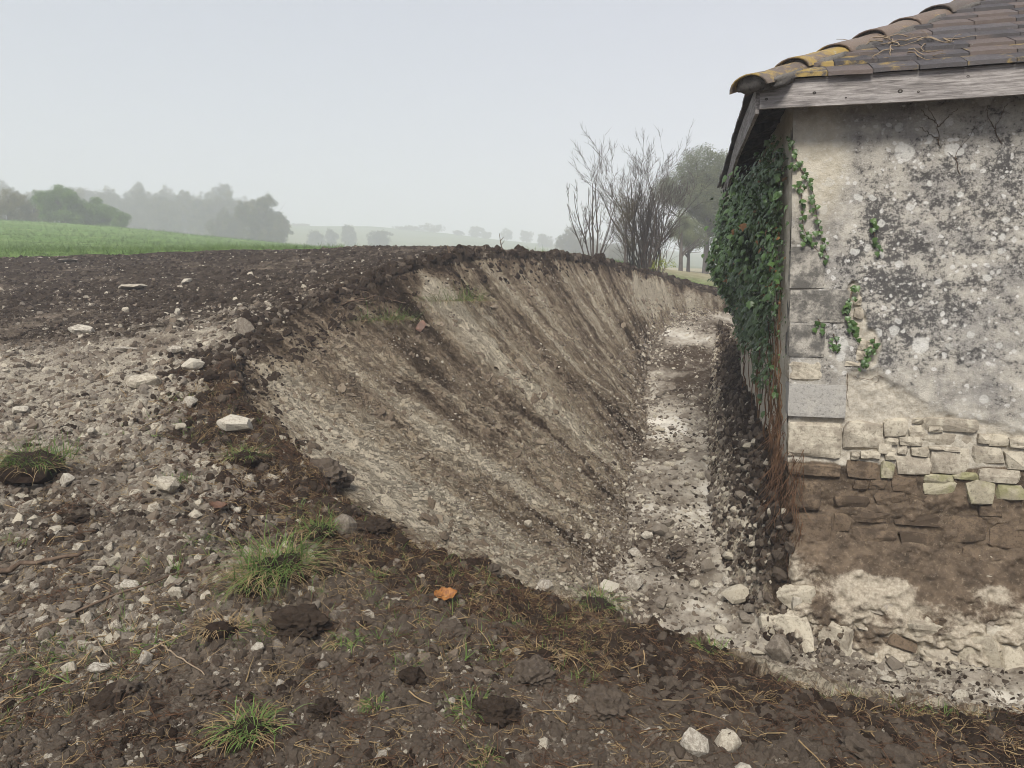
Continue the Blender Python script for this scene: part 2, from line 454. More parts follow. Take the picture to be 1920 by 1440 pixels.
dark = .8 * np.exp(-(tA / .07) ** 2) + .75 * g1(4.9, .8) * sstep(.45, .75, tA) + .5 * g1(9.0, .35) * sstep(.1, .25, tA) * sstep(.75, .5, tA) + .35 * g1(8.5, .2)  + .55 * g1(10.3, .3) * sstep(.3, .0, tA) + .35 * sstep(.75, 1.0, tA) * sstep(3, 5, uA) * sstep(11, 9, uA)
cream[kA] = np.clip(.53 + (band - .62) * .85 + (hand * .80 - dark * .55) * (.75 + .6 * fbm(gx[kA] * 2.2, gy[kA] * 2.2, 4, 104)), 0, 1)
tr = np.zeros_like(gx)
tr[kF] = np.clip(.40 + .75 * fbm(gx[kF] * 1.5, gy[kF] * 1.0, 4, 111) + .3 * fbm(gx[kF] * 6, gy[kF] * 6, 3, 112), 0, 1)
cream[kF] = tr[kF]
cream[kB] = np.clip(sstep(.40, .72, tb + .35 * fbm(gx[kB] * 3, gy[kB] * 3, 4, 121)) * .9 + .25 * fbm(gx[kB] * 8, gy[kB] * 8, 3, 122), 0, 1)
fieldmix = sstep(0.0, 3.0, gx - 1.5) * sstep(19, 24, gy)      # pale straw colour on the right, green seedlings on the left

ZG = z.reshape(ny, nx)
def gz(x, y):
    i = np.clip(np.searchsorted(XS, x) - 1, 0, nx - 2); j = np.clip(np.searchsorted(YS, y) - 1, 0, ny - 2)
    tx = np.clip((x - XS[i]) / (XS[i + 1] - XS[i]), 0, 1); ty = np.clip((y - YS[j]) / (YS[j + 1] - YS[j]), 0, 1)
    return (ZG[j, i] * (1 - tx) + ZG[j, i + 1] * tx) * (1 - ty) + (ZG[j + 1, i] * (1 - tx) + ZG[j + 1, i + 1] * tx) * ty
def gnorm(x, y, e=.06):
    n = np.array([gz(x - e, y) - gz(x + e, y), gz(x, y - e) - gz(x, y + e), x * 0 + 2 * e])
    return (n / np.linalg.norm(n, axis=0)).T
REG = reg.reshape(ny, nx)
def greg(x, y):
    i = np.clip(np.searchsorted(XS, x) - 1, 0, nx - 2); j = np.clip(np.searchsorted(YS, y) - 1, 0, ny - 2)
    return REG[j, i]
DUST = dust.reshape(ny, nx); DCR = dcr.reshape(ny, nx); PALE = pale.reshape(ny, nx)
def gval(A, x, y):
    i = np.clip(np.searchsorted(XS, x) - 1, 0, nx - 2); j = np.clip(np.searchsorted(YS, y) - 1, 0, ny - 2)
    return A[j, i]
def hit(px, py, lo=1.0, hi=60.0):                            # where the sight line through a pixel meets the ground
    d = ray(px, py); t = np.geomspace(lo, hi, 6000)
    P = np.array([0, 0, EYE]) + d[None] * t[:, None]
    below = P[:, 2] < gz(P[:, 0], P[:, 1])
    i = int(np.argmax(below)) if below.any() else len(t) - 1
    return P[i]

# materials of the ground
def mat_soil():
    s = NT('soil', .95, 0.0)
    n1 = s.noise(1.7, 6, .65); n2 = s.noise(9, 8, .78); n3 = s.noise(60, 5, .75)
    c = s.mix(s.mapr(n2, .3, .7), (.022, .0165, .012), (.092, .072, .055))
    c = s.mix(s.mapr(s.math('ADD', s.attr('dust'), s.math('MULTIPLY', s.math('SUBTRACT', n2, .5), 1.2)), .2, 1.0), c, (.225, .184, .142))
    p = s.math('ADD', s.attr('pale'), s.math('MULTIPLY', s.math('SUBTRACT', n2, .5), 1.6))
    c = s.mix(s.mapr(p, .12, .95), c, s.mix(s.mapr(n3, .3, .7), (.25, .215, .168), (.50, .45, .36)))
    c = s.mix(s.mapr(n3, .62, .8, 0, .45), c, (.28, .24, .185))
    c = s.mix(s.mapr(n3, .22, .40, .7, 0), c, (.012, .009, .007))
    h = s.math('ADD', s.math('MULTIPLY', n2, .5), s.math('MULTIPLY', n3, .35))
    return s.done(c, s.bump(h, 1.0, .08))
def mat_cut(name, side=False):
    s = NT(name, .95, 0.0)
    st = s.comb(s.attr('s'), s.attr('l'), 0.0)
    a = s.noise(5.0, 6, .65) if side else s.noise(1.0, 6, .65, s.vscale(st, (12.0, .9, 1)))
    b = s.noise(25.0, 5, .7) if side else s.noise(1.0, 5, .7, s.vscale(st, (30.0, 3.2, 1)))
    n2 = s.noise(11, 7, .72); n3 = s.noise(70, 4, .7)
    v = s.math('ADD', s.attr('cream'), s.math('ADD', s.math('MULTIPLY', s.math('SUBTRACT', a, .5), .85), s.math('ADD', s.math('MULTIPLY', s.math('SUBTRACT', b, .5), .75), s.math('MULTIPLY', s.math('SUBTRACT', n2, .5), 1.15))))
    c = s.ramp(v, [(.0, (.046, .033, .023)), (.17, (.110, .081, .057)), (.37, (.235, .180, .127)), (.60, (.42, .345, .245)), (.95, (.68, .60, .46))])
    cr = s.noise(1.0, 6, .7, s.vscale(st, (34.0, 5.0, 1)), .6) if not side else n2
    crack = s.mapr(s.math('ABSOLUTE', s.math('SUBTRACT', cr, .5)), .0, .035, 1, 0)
    c = s.mix(s.math('MULTIPLY', crack, .55), c, (.060, .045, .034))  # crevice shade painted in: crack lines darkened in the colour too
    hue = s.noise(.9, 3, .5, s.vscale(st, (2.5, .4, 1)))
    c = s.mix(s.mapr(hue, .45, .75, 0, .35), c, (.25, .19, .125))
    c = s.mix(s.mapr(n3, .60, .80, 0, .5), c, (.42, .385, .32))
    c = s.mix(s.mapr(n3, .22, .40, .6, 0), c, (.040, .030, .024))
    h = s.math('ADD', s.math('ADD', s.math('SUBTRACT', s.math('MULTIPLY', b, .5), s.math('MULTIPLY', crack, .3)), s.math('MULTIPLY', n2, .7)), s.math('MULTIPLY', n3, .4))
    return s.done(c, s.bump(h, 1.0, .12))
def mat_floor():
    s = NT('trench_chalk', .95, 0.0)
    n1 = s.noise(2.2, 6, .65); n2 = s.noise(10, 7, .72); n3 = s.noise(60, 4, .7)
    v = s.math('ADD', s.attr('cream'), s.math('ADD', s.math('MULTIPLY', s.math('SUBTRACT', n2, .5), .9), s.math('MULTIPLY', s.math('SUBTRACT', n1, .5), .5)))
    c = s.ramp(v, [(.05, (.062, .046, .033)), (.3, (.185, .158, .124)), (.6, (.37, .335, .275)), (.95, (.60, .565, .49))])
    c = s.mix(s.mapr(n3, .25, .42, .6, 0), c, (.07, .056, .045))
    h = s.math('ADD', s.math('MULTIPLY', n2, .5), s.math('MULTIPLY', n3, .3))
    return s.done(c, s.bump(h, .9, .05))
def mat_field():
    s = NT('seedling_field', .9, 0.0)
    n1 = s.noise(.35, 5, .6); n2 = s.noise(4, 6, .7); n3 = s.noise(24, 4, .7)
    c = s.mix(s.mapr(n2, .3, .7), (.105, .185, .045), (.185, .300, .085))
    c = s.mix(s.mapr(n1, .45, .7, 0, .55), c, (.25, .32, .12))
    c = s.mix(s.mapr(n3, .25, .45, .5, 0), c, (.055, .085, .03))
    c = s.mix(s.attr('dry'), c, s.mix(s.mapr(n2, .3, .7), (.30, .27, .17), (.42, .38, .26)))  # paler straw tone mixed in towards the right
    return s.done(c, s.bump(s.math('ADD', n2, s.math('MULTIPLY', n3, .6)), 1.0, .12))
def mat_hills():
    s = NT('far_hillside', .95, 0.0)
    n1 = s.noise(.012, 4, .6); n2 = s.noise(.2, 5, .65)
    c = s.mix(s.mapr(n1, .4, .6), (.10, .13, .05), (.17, .18, .085))
    c = s.mix(s.mapr(n2, .4, .7, 0, .4), c, (.07, .095, .04))
    return s.done(c)
M = {}
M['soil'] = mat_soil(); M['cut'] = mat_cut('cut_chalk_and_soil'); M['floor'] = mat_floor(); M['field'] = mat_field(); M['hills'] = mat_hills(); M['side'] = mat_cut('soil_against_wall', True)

lcoord = np.zeros_like(gx); lcoord[kA] = lA; lcoord[kB] = tb * np.interp(Uu[kB] * (MU - 1), np.arange(MU), LB)
vid = np.arange(nx * ny).reshape(ny, nx)
quads = np.stack([vid[:-1, :-1], vid[:-1, 1:], vid[1:, 1:], vid[1:, :-1]], -1).reshape(-1, 4)
qreg = reg[quads]; freg = np.where((qreg == qreg[:, :1]).all(1), qreg[:, 0], qreg.min(1))
XYZ = np.stack([gx, gy, z], 1)
def sheet(name, r, mat, attrs):
    q = quads[freg == r]
    ids, inv = np.unique(q, return_inverse=True)
    A = {}
    for k, v in attrs.items():                                # carry the region's values one line past its edge
        G = v.reshape(ny, nx).copy(); ok = (reg == r).reshape(ny, nx)
        for it in range(2):
            for dj, di in ((0, 1), (0, -1), (1, 0), (-1, 0)):
                Gs, os_ = np.roll(G, (dj, di), (0, 1)), np.roll(ok, (dj, di), (0, 1))
                mfill = os_ & ~ok
                G[mfill] = Gs[mfill]; ok = ok | mfill
        A[k] = G.ravel()[ids]
    me = mesh_np(name, XYZ[ids], inv.reshape(-1, 4), mat, True, A)
    return tag(obj(name, me), kind='structure')
sheet('ground', 0, M['soil'], {'pale': pale, 'dust': dust})
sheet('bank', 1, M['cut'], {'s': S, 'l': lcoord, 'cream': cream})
sheet('trench_floor', 2, M['floor'], {'cream': cream})
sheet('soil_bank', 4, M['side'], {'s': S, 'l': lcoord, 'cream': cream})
sheet('field', 3, M['field'], {'dry': fieldmix})
sheet('hills', 5, M['hills'], {})
# ================================================================== SHAPE KIT
def rbox_mesh(name, w, h, d, k=4, p=5.0, noise=.06, seed=0, mat=None, freq=2.0):
    """a worn block: rounded box with an uneven surface, centred, w x d(depth, y) x h"""
    g = np.linspace(-1, 1, k + 1); V = []; Fc = []
    for ax in range(3):
        for sg in (-1, 1):
            b = len(V)
            for i in g:
                for j in g:
                    q = [0, 0, 0]; q[ax] = sg; q[(ax + 1) % 3] = i; q[(ax + 2) % 3] = j; V.append(q)
            for i in range(k):
                for j in range(k):
                    a = b + i * (k + 1) + j; f = [a, a + k + 1, a + k + 2, a + 1]
                    Fc.append(f if sg > 0 else f[::-1])
    V = np.array(V, float)
    V = V / ((np.abs(V) ** p).sum(1) ** (1 / p))[:, None]
    n = vn3(V * freq + seed * 3.7, seed) + .5 * vn3(V * freq * 2.6 + seed * 1.3, seed + 5)
    V = V * (1 + noise * n)[:, None]
    V = V * np.array([w / 2, d / 2, h / 2])
    key = {}; rem = []; U = []
    for v in V:
        q = tuple(np.round(v, 5))
        if q not in key: key[q] = len(U); U.append(v)
        rem.append(key[q])
    return mesh_pd(name, U, [[rem[i] for i in f] for f in Fc], mat, True)
def tubes(segs, sides=5):
    """segs: list of (points(n,3), radii(n)) -> V, F (quads)"""
    V, Fc = [], []
    for P, r in segs:
        P = np.asarray(P, float); n = len(P); b = len(V)
        for i in range(n):
            t = P[min(i + 1, n - 1)] - P[max(i - 1, 0)]; t = t / (np.linalg.norm(t) + 1e-9)
            a = np.cross(t, (0, 0, 1) if abs(t[2]) < .9 else (1, 0, 0)); a /= np.linalg.norm(a); c = np.cross(t, a)
            for s_ in range(sides):
                q = 2 * math.pi * s_ / sides
                V.append(P[i] + (a * math.cos(q) + c * math.sin(q)) * r[i])
        for i in range(n - 1):
            for s_ in range(sides):
                u, v = b + i * sides + s_, b + i * sides + (s_ + 1) % sides
                Fc.append((u, v, v + sides, u + sides))
    return np.array(V), np.array(Fc)
def tube_mesh(name, segs, mat, sides=5):
    V, Fc = tubes(segs, sides)
    return mesh_np(name, V, Fc, mat, True)

def hull_block(name, w, h, d, seed, mat, cut=.16, rough=.035, sub=1):
    """a roughly dressed stone: a box with its corners and edges knocked off"""
    r = random.Random(seed); bm = bmesh.new()
    for sx_ in (-1, 1):
        for sy_ in (-1, 1):
            for sz_ in (-1, 1):
                for q in range(2):
                    k = [1 - abs(r.gauss(0, cut)) for _ in range(3)]; k[r.randrange(3)] -= r.uniform(.05, .35)
                    bm.verts.new((sx_ * k[0] * .5, sy_ * k[1] * .5, sz_ * k[2] * .5))
    res = bmesh.ops.convex_hull(bm, input=bm.verts)
    junk = list({e for e in res['geom_interior'] + res['geom_unused'] if isinstance(e, bmesh.types.BMVert)})
    if junk: bmesh.ops.delete(bm, geom=junk, context='VERTS')
    bmesh.ops.triangulate(bm, faces=bm.faces)
    if sub: bmesh.ops.subdivide_edges(bm, edges=bm.edges, cuts=sub, smooth=.12, use_grid_fill=True)
    P = np.array([v.co[:] for v in bm.verts]); n = vn3(P * 4 + seed, seed) + .6 * vn3(P * 11 + seed, seed + 3)
    for v, q in zip(bm.verts, n): v.co *= 1 + rough * q * 1.6
    for v in bm.verts: v.co.x *= w; v.co.y *= d; v.co.z *= h
    me = bpy.data.meshes.new(name); bm.to_mesh(me); bm.free(); me.materials.append(mat)
    return me

# ================================================================== MATERIALS OF THE BARN
def mat_render():
    s = NT('lichened_lime_render', .95, 0.0)
    uv = s.comb(s.attr('u'), s.attr('v'), s.attr('w'))
    n0 = s.noise(1.6, 5, .6, uv); n1 = s.noise(7, 7, .72, uv); n2 = s.noise(38, 7, .80, uv); n3 = s.noise(130, 4, .7, uv)
    c = s.mix(s.mapr(n1, .3, .7), (.24, .225, .20), (.54, .51, .44))
    c = s.mix(s.mapr(s.noise(3.2, 6, .7, uv), .42, .62, 0, .55), c, (.21, .205, .20))
    c = s.mix(s.mapr(s.attr('clean'), .2, .8), c, s.mix(s.mapr(n1, .35, .65), (.44, .40, .315), (.57, .53, .44)))
    c = s.mix(s.mapr(n2, .54, .66, 0, .7), c, (.62, .61, .57))
    # black growth in speckles and drifts
    g = s.math('ADD', s.attr('grime'), s.math('MULTIPLY', s.math('SUBTRACT', n0, .5), .55))
    sp = s.math('ADD', s.math('MULTIPLY', s.math('SUBTRACT', n2, .5), 1.05), s.math('ADD', .58, s.math('MULTIPLY', s.math('SUBTRACT', n1, .5), .75)))
    thr = s.mapr(g, 0, 1, .33, .63, False)
    dk = s.mapr(s.math('SUBTRACT', thr, sp), -.05, .055)
    c = s.mix(s.math('MULTIPLY', dk, .9), c, s.mix(n3, (.030, .029, .028), (.095, .092, .088)))
    c = s.mix(s.math('MULTIPLY', s.attr('grime'), .12), c, (.15, .15, .16))
    # pale crustose lichen
    dv = s.noise(14, 4, .6, uv, out='Color')
    vv = s.n.new('ShaderNodeVectorMath'); vv.operation = 'MULTIPLY_ADD'; s.l.new(dv, vv.inputs[0]); vv.inputs[1].default_value = (.055, .055, 0); s.l.new(uv, vv.inputs[2])
    flat = s.vscale(vv.outputs[0], (1, 1, 0))
    for sc, thr, rad, col in ((6.0, .42, .40, (.60, .59, .55)), (12, .40, .42, (.56, .555, .52)), (27, .45, .46, (.62, .61, .58))):
        d = s.voro(sc, 'F1', flat); ce = s.voro(sc, 'F1', flat, out='Color')
        keep = s.mapr(s.sep(ce)[0], thr, thr + .12); r = s.math('MULTIPLY', s.sep(ce)[1], rad)
        disc = s.math('MULTIPLY', s.mapr(s.math('SUBTRACT', r, d), 0.0, .07), keep)
        disc = s.math('MULTIPLY', disc, s.mapr(n2, .30, .52, .25, .9))
        c = s.mix(s.math('MULTIPLY', disc, s.attr('lich')), c, col)
    # where the render is gone: yellow mortar
    ex = s.mix(s.mapr(n2, .3, .7), (.33, .295, .235), (.55, .515, .44))
    c = s.mix(s.attr('exposed'), c, ex)
    # soil still sticking to the lower wall
    so = s.mix(s.mapr(n1, .3, .7), (.060, .046, .034), (.165, .125, .088))
    so = s.mix(s.mapr(n2, .52, .70, 0, .75), so, (.29, .235, .17))
    c = s.mix(s.mapr(s.math('ADD', s.attr('stain'), s.math('MULTIPLY', s.math('SUBTRACT', n1, .5), .8)), .35, .62), c, so)
    ro = s.mix(s.mapr(n2, .3, .7), (.24, .205, .155), (.50, .45, .36))
    c = s.mix(s.mapr(s.math('ADD', s.attr('rock'), s.math('MULTIPLY', s.math('SUBTRACT', n1, .5), 1.3)), .40, .66), c, ro)
    c = s.mix(s.mapr(n3, .2, .38, .45, 0), c, (.06, .052, .045))
    h = s.math('ADD', s.math('MULTIPLY', n1, .4), s.math('ADD', s.math('MULTIPLY', n2, .5), s.math('MULTIPLY', n3, .25)))
    return s.done(c, s.bump(h, .8, .018))
def mat_stone(name, a, b, dirt=(.10, .075, .055), amt=.3, moss=0.0):
    s = NT(name, .92, 0.02)
    r = rnd(s); v = s.n.new('ShaderNodeVectorMath'); v.operation = 'ADD'
    s.l.new(s.co(), v.inputs[0]); s.l.new(s.comb(s.math('MULTIPLY', r, 37.0), s.math('MULTIPLY', r, 91.0), r), v.inputs[1])
    n1 = s.noise(9, 6, .7, v.outputs[0]); n2 = s.noise(45, 6, .75, v.outputs[0])
    c = s.mix(s.math('ADD', s.math('MULTIPLY', n1, .7), s.math('MULTIPLY', s.math('SUBTRACT', r, .3), .5)), a, b)
    c = s.mix(s.mapr(n2, .3, .52, .75, 0), c, tuple(x * .3 for x in a))
    c = s.mix(s.mapr(s.math('ADD', n1, s.math('MULTIPLY', r, .2)), .50, .72, 0, amt), c, dirt)
    if moss: c = s.mix(s.mapr(s.noise(6, 4, .6, v.outputs[0]), .45, .6, 0, moss), c, (.19, .20, .06))
    return s.done(c, s.bump(s.math('ADD', s.math('MULTIPLY', n1, .6), s.math('MULTIPLY', n2, .5)), .7, .014))
M['render'] = mat_render()
M['quoin'] = mat_stone('weathered_quoin', (.33, .31, .27), (.50, .47, .41), (.07, .068, .064), .85)
M['quoin_clean'] = mat_stone('grey_cut_stone', (.36, .345, .305), (.47, .45, .405), (.20, .20, .20), .35)
M['rubble'] = mat_stone('pale_rubble', (.42, .375, .29), (.60, .56, .46), (.13, .10, .075), .55)
M['rubble_soil'] = mat_stone('soiled_rubble', (.115, .085, .060), (.25, .19, .13), (.066, .050, .037), .9)
M['rubble_moss'] = mat_stone('mossy_rubble', (.34, .31, .22), (.50, .46, .35), (.10, .08, .06), .45, .45)
M['chalk'] = mat_stone('chalk_stone', (.42, .385, .31), (.68, .64, .55), (.12, .093, .07), .62)
M['flint'] = mat_stone('grey_stone', (.17, .145, .115), (.36, .32, .26), (.075, .058, .045), .6)
M['bankstone'] = mat_stone('bank_crumb', (.15, .12, .09), (.26, .215, .165), (.09, .07, .055), .5)
M['clod'] = mat_stone('soil_clod', (.026, .019, .014), (.080, .060, .045), (.016, .012, .009), .5)
M['clod_root'] = mat_stone('rooty_soil', (.020, .014, .010), (.058, .041, .031), (.013, .009, .007), .5)
def mat_wood():
    s = NT('weathered_board', .85, .06)
    uv = s.comb(s.attr('u'), s.attr('v'), s.attr('w'))
    a = s.noise(1.0, 7, .7, s.vscale(uv, (5, 75, 40)), .4); b = s.noise(1.0, 4, .6, s.vscale(uv, (2.5, 9, 9))); d = s.noise(1.0, 5, .8, s.vscale(uv, (30, 320, 150)))
    c = s.ramp(s.math('ADD', s.math('MULTIPLY', a, .75), s.math('MULTIPLY', b, .3)), [(.30, (.050, .047, .048)), (.46, (.20, .185, .175)), (.64, (.42, .395, .375))])
    c = s.mix(s.mapr(b, .55, .75, 0, .55), c, (.045, .043, .046))
    c = s.mix(s.mapr(d, .3, .45, .7, 0), c, (.04, .037, .035))
    return s.done(c, s.bump(s.math('ADD', a, s.math('MULTIPLY', d, .5)), .6, .006))
M['wood'] = mat_wood()
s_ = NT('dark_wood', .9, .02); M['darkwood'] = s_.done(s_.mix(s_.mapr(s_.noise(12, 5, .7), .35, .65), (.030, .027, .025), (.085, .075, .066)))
def mat_tile(name, base, dk, lich):
    s = NT(name, .62, .35)
    r = rnd(s); v = s.n.new('ShaderNodeVectorMath'); v.operation = 'ADD'
    s.l.new(s.co(), v.inputs[0]); s.l.new(s.comb(s.math('MULTIPLY', r, 53.0), s.math('MULTIPLY', r, 17.0), r), v.inputs[1])
    n1 = s.noise(6, 5, .65, v.outputs[0]); n2 = s.noise(40, 6, .75, v.outputs[0])
    c = s.mix(s.math('ADD', s.math('MULTIPLY', n1, .6), s.math('MULTIPLY', s.math('SUBTRACT', r, .25), .9)), dk, base)
    c = s.mix(s.mapr(s.sep(s.noise(2.0, 2, .5, v.outputs[0], out='Color'))[1], .5, .62, 0, .6), c, (.13, .095, .075))
    c = s.mix(s.mapr(n2, .55, .72, 0, .5), c, tuple(min(1, x * 2.6) for x in base))
    c = s.mix(s.mapr(s.math('ADD', s.noise(4.5, 6, .7, v.outputs[0]), s.math('MULTIPLY', s.attr('lichen'), .35)), .66, .78, 0, .9), c, s.mix(n2, (.22, .145, .03), (.40, .29, .09)))
    c = s.mix(s.mapr(s.math('ADD', s.noise(7, 6, .7, v.outputs[0]), s.math('MULTIPLY', s.attr('lichen'), .15)), .69, .75, 0, .8), c, (.36, .37, .33))
    return s.done(c, s.bump(s.math('ADD', n1, n2), .5, .008), s.mapr(n2, .3, .7, .5, .8))
M['tile'] = mat_tile('slate_coloured_tile', (.080, .072, .072), (.032, .029, .030), .3)
M['hip'] = mat_tile('weathered_hip_tile', (.175, .135, .105), (.060, .055, .052), .5)
M['mortar'] = mat_stone('old_mortar', (.10, .095, .088), (.24, .22, .195), (.05, .05, .05), .6)
M['redtile'] = mat_tile('red_eave_tile', (.25, .14, .10), (.13, .07, .05), 0)

# ================================================================== THE BARN
BARN0 = np.array([COR[0], COR[1], -.78])
barn = tag(empty('barn', BARN0), 'old stone barn with flaking lichened render and a tiled hip roof', 'barn')
def bpart(name, me, pos=(0, 0, 0), rot=None, parent=None):
    if parent is None:
        return obj(name, me, barn, np.asarray(pos, float) - BARN0, rot)
    return obj(name, me, parent, pos, rot)
def FW(u, z, w=0.0):                                          # facade coordinates -> place
    u = np.asarray(u, float); z = np.asarray(z, float)
    P = COR[None] + np.outer(np.ravel(u), E_) + np.outer(np.ravel(w * np.ones_like(u)), N_)
    return np.column_stack([P[:, 0] + LEAN * (np.ravel(z) - 1.5), P[:, 1], np.ravel(z)])
def FP(px, py):                                               # pixel -> facade coordinates
    d = ray(px, py); t = COR @ N_ / (d[:2] @ N_); P = np.array([0, 0, EYE]) + d * t
    return (P[:2] - COR) @ E_ - LEAN * (P[2] - 1.5) * E_[0], P[2]
FROT = math.atan2(E_[1], E_[0])                                # rotation of blocks set in the facade

us = np.r_[np.arange(0, 1.75, .0085), np.geomspace(1.76, HW, 60)]; zs = np.arange(-1.1, 2.89, .0085)
fu, fv = np.meshgrid(us, zs); fu, fv = fu.ravel(), fv.ravel()
# where the render has come away (photo outline), measured on the wall
edge = np.array([FP(*q) for q in ((1440, 790), (1585, 788), (1588, 705), (1610, 690), (1650, 700), (1690, 735), (1740, 762), (1800, 778), (1860, 798), (1920, 815), (2100, 830), (2500, 850))])
ez = np.interp(fu, edge[:, 0], edge[:, 1]) + fbm(fu * 7, fv * 7, 4, 5) * .05
expo = sstep(.03, -.03, fv - ez)
for (cx, cy, rx, ry) in ((1600, 570, 14, 42), (1612, 610, 14, 30), (1628, 655, 22, 38)):
    a, b = FP(cx, cy), FP(cx + rx, cy + ry)
    q = ((fu - a[0]) / (b[0] - a[0])) ** 2 + ((fv - a[1]) / (b[1] - a[1])) ** 2
    expo = np.maximum(expo, sstep(1.15, .8, q + .5 * fbm(fu * 14, fv * 14, 3, 8)))
stain = sstep(.06, -.05, fv - (SOIL + .02 + fbm(fu * 4, fv * 4, 3, 9) * .05)) * sstep(-1.05, -.2, fv + .25 * fbm(fu * 3, fv * 3, 3, 10))
stain = np.maximum(stain, sstep(.02, -.1, fv - SOIL) * .6)
rockh = sstep(.10, -.70, fv + .28 * fbm(fu * 2.2, fv * 2.2, 4, 12))
rk = rockh * (1 + .9 * fbm(fu * 2.6, fv * 3.4, 4, 13))
for (cx, cy, rx, ry, q) in ((1640, 1098, 75, 38, .75), (1850, 1105, 35, 22, .5), (1800, 1180, 120, 40, .25)):
    a, b = FP(cx, cy), FP(cx + rx, cy + ry)
    rk = rk + q * np.exp(-((fu - a[0]) / (b[0] - a[0])) ** 2 - ((fv - a[1]) / (b[1] - a[1])) ** 2) * (1 + .8 * fbm(fu * 7, fv * 7, 4, 29))
bulge = sstep(.15, -.85, fv) * .20 * (1 + .55 * fbm(fu * 1.7, fv * 1.7, 3, 14)) + rockh * ((.3 - np.abs(fbm(fu * 4, fv * 5, 4, 15, .6))) * .20 + fbm(fu * 14, fv * 16, 4, 16, .65) * .055)
bulge *= sstep(-.0, .05, fu) * .75 + .25
ww = -.020 * expo * sstep(-.1, .15, fv) + fbm(fu * 3, fv * 3, 3, 17) * .010 + fbm(fu * 18, fv * 18, 3, 18) * .0045 * (1 + 2 * expo) + bulge
ww += sstep(.0, -.2, fv - SOIL) * sstep(-.3, .0, fv) * fbm(fu * 8, fv * 9, 4, 19, .65) * .040
grime = .22 + .25 * sstep(.08, .45, fu) + .10 * fbm(fu * 2.2, fv * 1.6, 4, 23)
for (cx, cy, rx, ry, q) in ((1790, 460, 240, 220, .22), (1870, 330, 120, 120, .16), (1640, 470, 70, 120, .3), (1700, 620, 120, 90, .25), (1560, 230, 120, 45, -.10), (1530, 640, 50, 40, .35), (1800, 770, 200, 70, -.3), (1530, 340, 60, 110, -.35), (1740, 215, 220, 40, -.18), (1530, 500, 60, 40, .12), (1520, 560, 40, 30, .2)):
    a, b = FP(cx, cy), FP(cx + rx, cy + ry)
    grime = grime + q * np.exp(-((fu - a[0]) / (b[0] - a[0])) ** 2 - ((fv - a[1]) / (b[1] - a[1])) ** 2)
a, b = FP(1530, 300), FP(1590, 420)
clean = np.exp(-((fu - a[0]) / (b[0] - a[0])) ** 2 - ((fv - a[1]) / (b[1] - a[1])) ** 2) * 1.1
lich = np.clip(.40 + grime, 0, .97)
nu, nz = len(us), len(zs); vi = np.arange(nu * nz).reshape(nz, nu)
fq = np.stack([vi[:-1, :-1], vi[:-1, 1:], vi[1:, 1:], vi[1:, :-1]], -1).reshape(-1, 4)
bpart('wall', mesh_np('facade', FW(fu, fv, ww), fq, M['render'], True, {'u': fu, 'v': fv, 'w': ww, 'grime': np.clip(grime, 0, 1), 'clean': clean, 'lich': lich, 'exposed': expo, 'stain': stain, 'rock': rk}))
# the ivy wall, and the two walls out of sight
def side_wall(name, p0, dirv, nrm, L, seed):
    a = np.arange(0, L, .03); b = np.arange(-1.1, 2.90, .03); A, Bz = np.meshgrid(a, b); A, Bz = A.ravel(), Bz.ravel()
    o_ = fbm(A * 3, Bz * 3, 4, seed) * .02 + fbm(A * 11, Bz * 11, 2, seed + 1) * .008
    P = p0[None] + np.outer(A, dirv) + np.outer(o_, nrm)
    V = np.column_stack([P[:, 0] + LEAN * (Bz - 1.5), P[:, 1], Bz]); n_, m_ = len(a), len(b); q = np.arange(n_ * m_).reshape(m_, n_)
    Q = np.stack([q[:-1, :-1], q[1:, :-1], q[1:, 1:], q[:-1, 1:]], -1).reshape(-1, 4); one = np.ones(len(A))
    bpart('wall', mesh_np(name, V, Q, M['render'], True, {'u': A + 7, 'v': Bz, 'w': o_, 'grime': one * .1, 'clean': one * .7, 'lich': one * .2, 'exposed': one * .55, 'stain': sstep(.1, -.1, Bz - SOIL), 'rock': one * 0}))
side_wall('ivy_side', COR - N_ * .002, B_, NL, HD, 31)
side_wall('far_side', COR + E_ * HW + B_ * HD, -B_, E_, HD, 35)
side_wall('back_side', COR + B_ * HD, E_, B_, HW, 39)

# cut quoins at the corner, one block each (photo rectangles on the wall)
quoins = [(1483, 216, 1586, 268, 0), (1483, 271, 1560, 303, 0), (1483, 307, 1578, 400, 0), (1483, 404, 1548, 458, 0), (1483, 462, 1546, 541, 1), (1483, 544, 1592, 605, 1), (1483, 608, 1546, 670, 1),
          (1483, 674, 1542, 716, 3), (1483, 719, 1586, 784, 2), (1483, 789, 1580, 862, 3), (1483, 868, 1578, 897, 4), (1483, 901, 1540, 960, 4), (1483, 963, 1560, 1030, 4)]
for i, (x0, y0, x1, y1, kd_) in enumerate(quoins):
    u0, z1 = FP(x0, y0); u1, z0 = FP(x1, y1); u0 = -.006 if kd_ else 0.0
    dep = .30 + .1 * (i % 2); wq, hq = u1 - u0, z1 - z0
    proud = (-.003, .013, .019, .008, .010)[kd_]
    mt = (M['quoin'], M['quoin'], M['quoin_clean'], M['rubble'], M['rubble_soil'])[kd_]
    if kd_ == 0: proud = -.006 + .004 * (i % 2)
    me = rbox_mesh('quoin_stone', wq, hq, dep, 8, 40 if kd_ < 3 else 12, .008 if kd_ < 3 else .03, i + 3, mt, 2.4)
    c = FW((u0 + u1) / 2, (z0 + z1) / 2, -dep / 2 + proud)[0]
    me.polygons.foreach_set('use_smooth', [False] * len(me.polygons))
    bpart('quoin_stone', me, c, (0, 0, FROT))
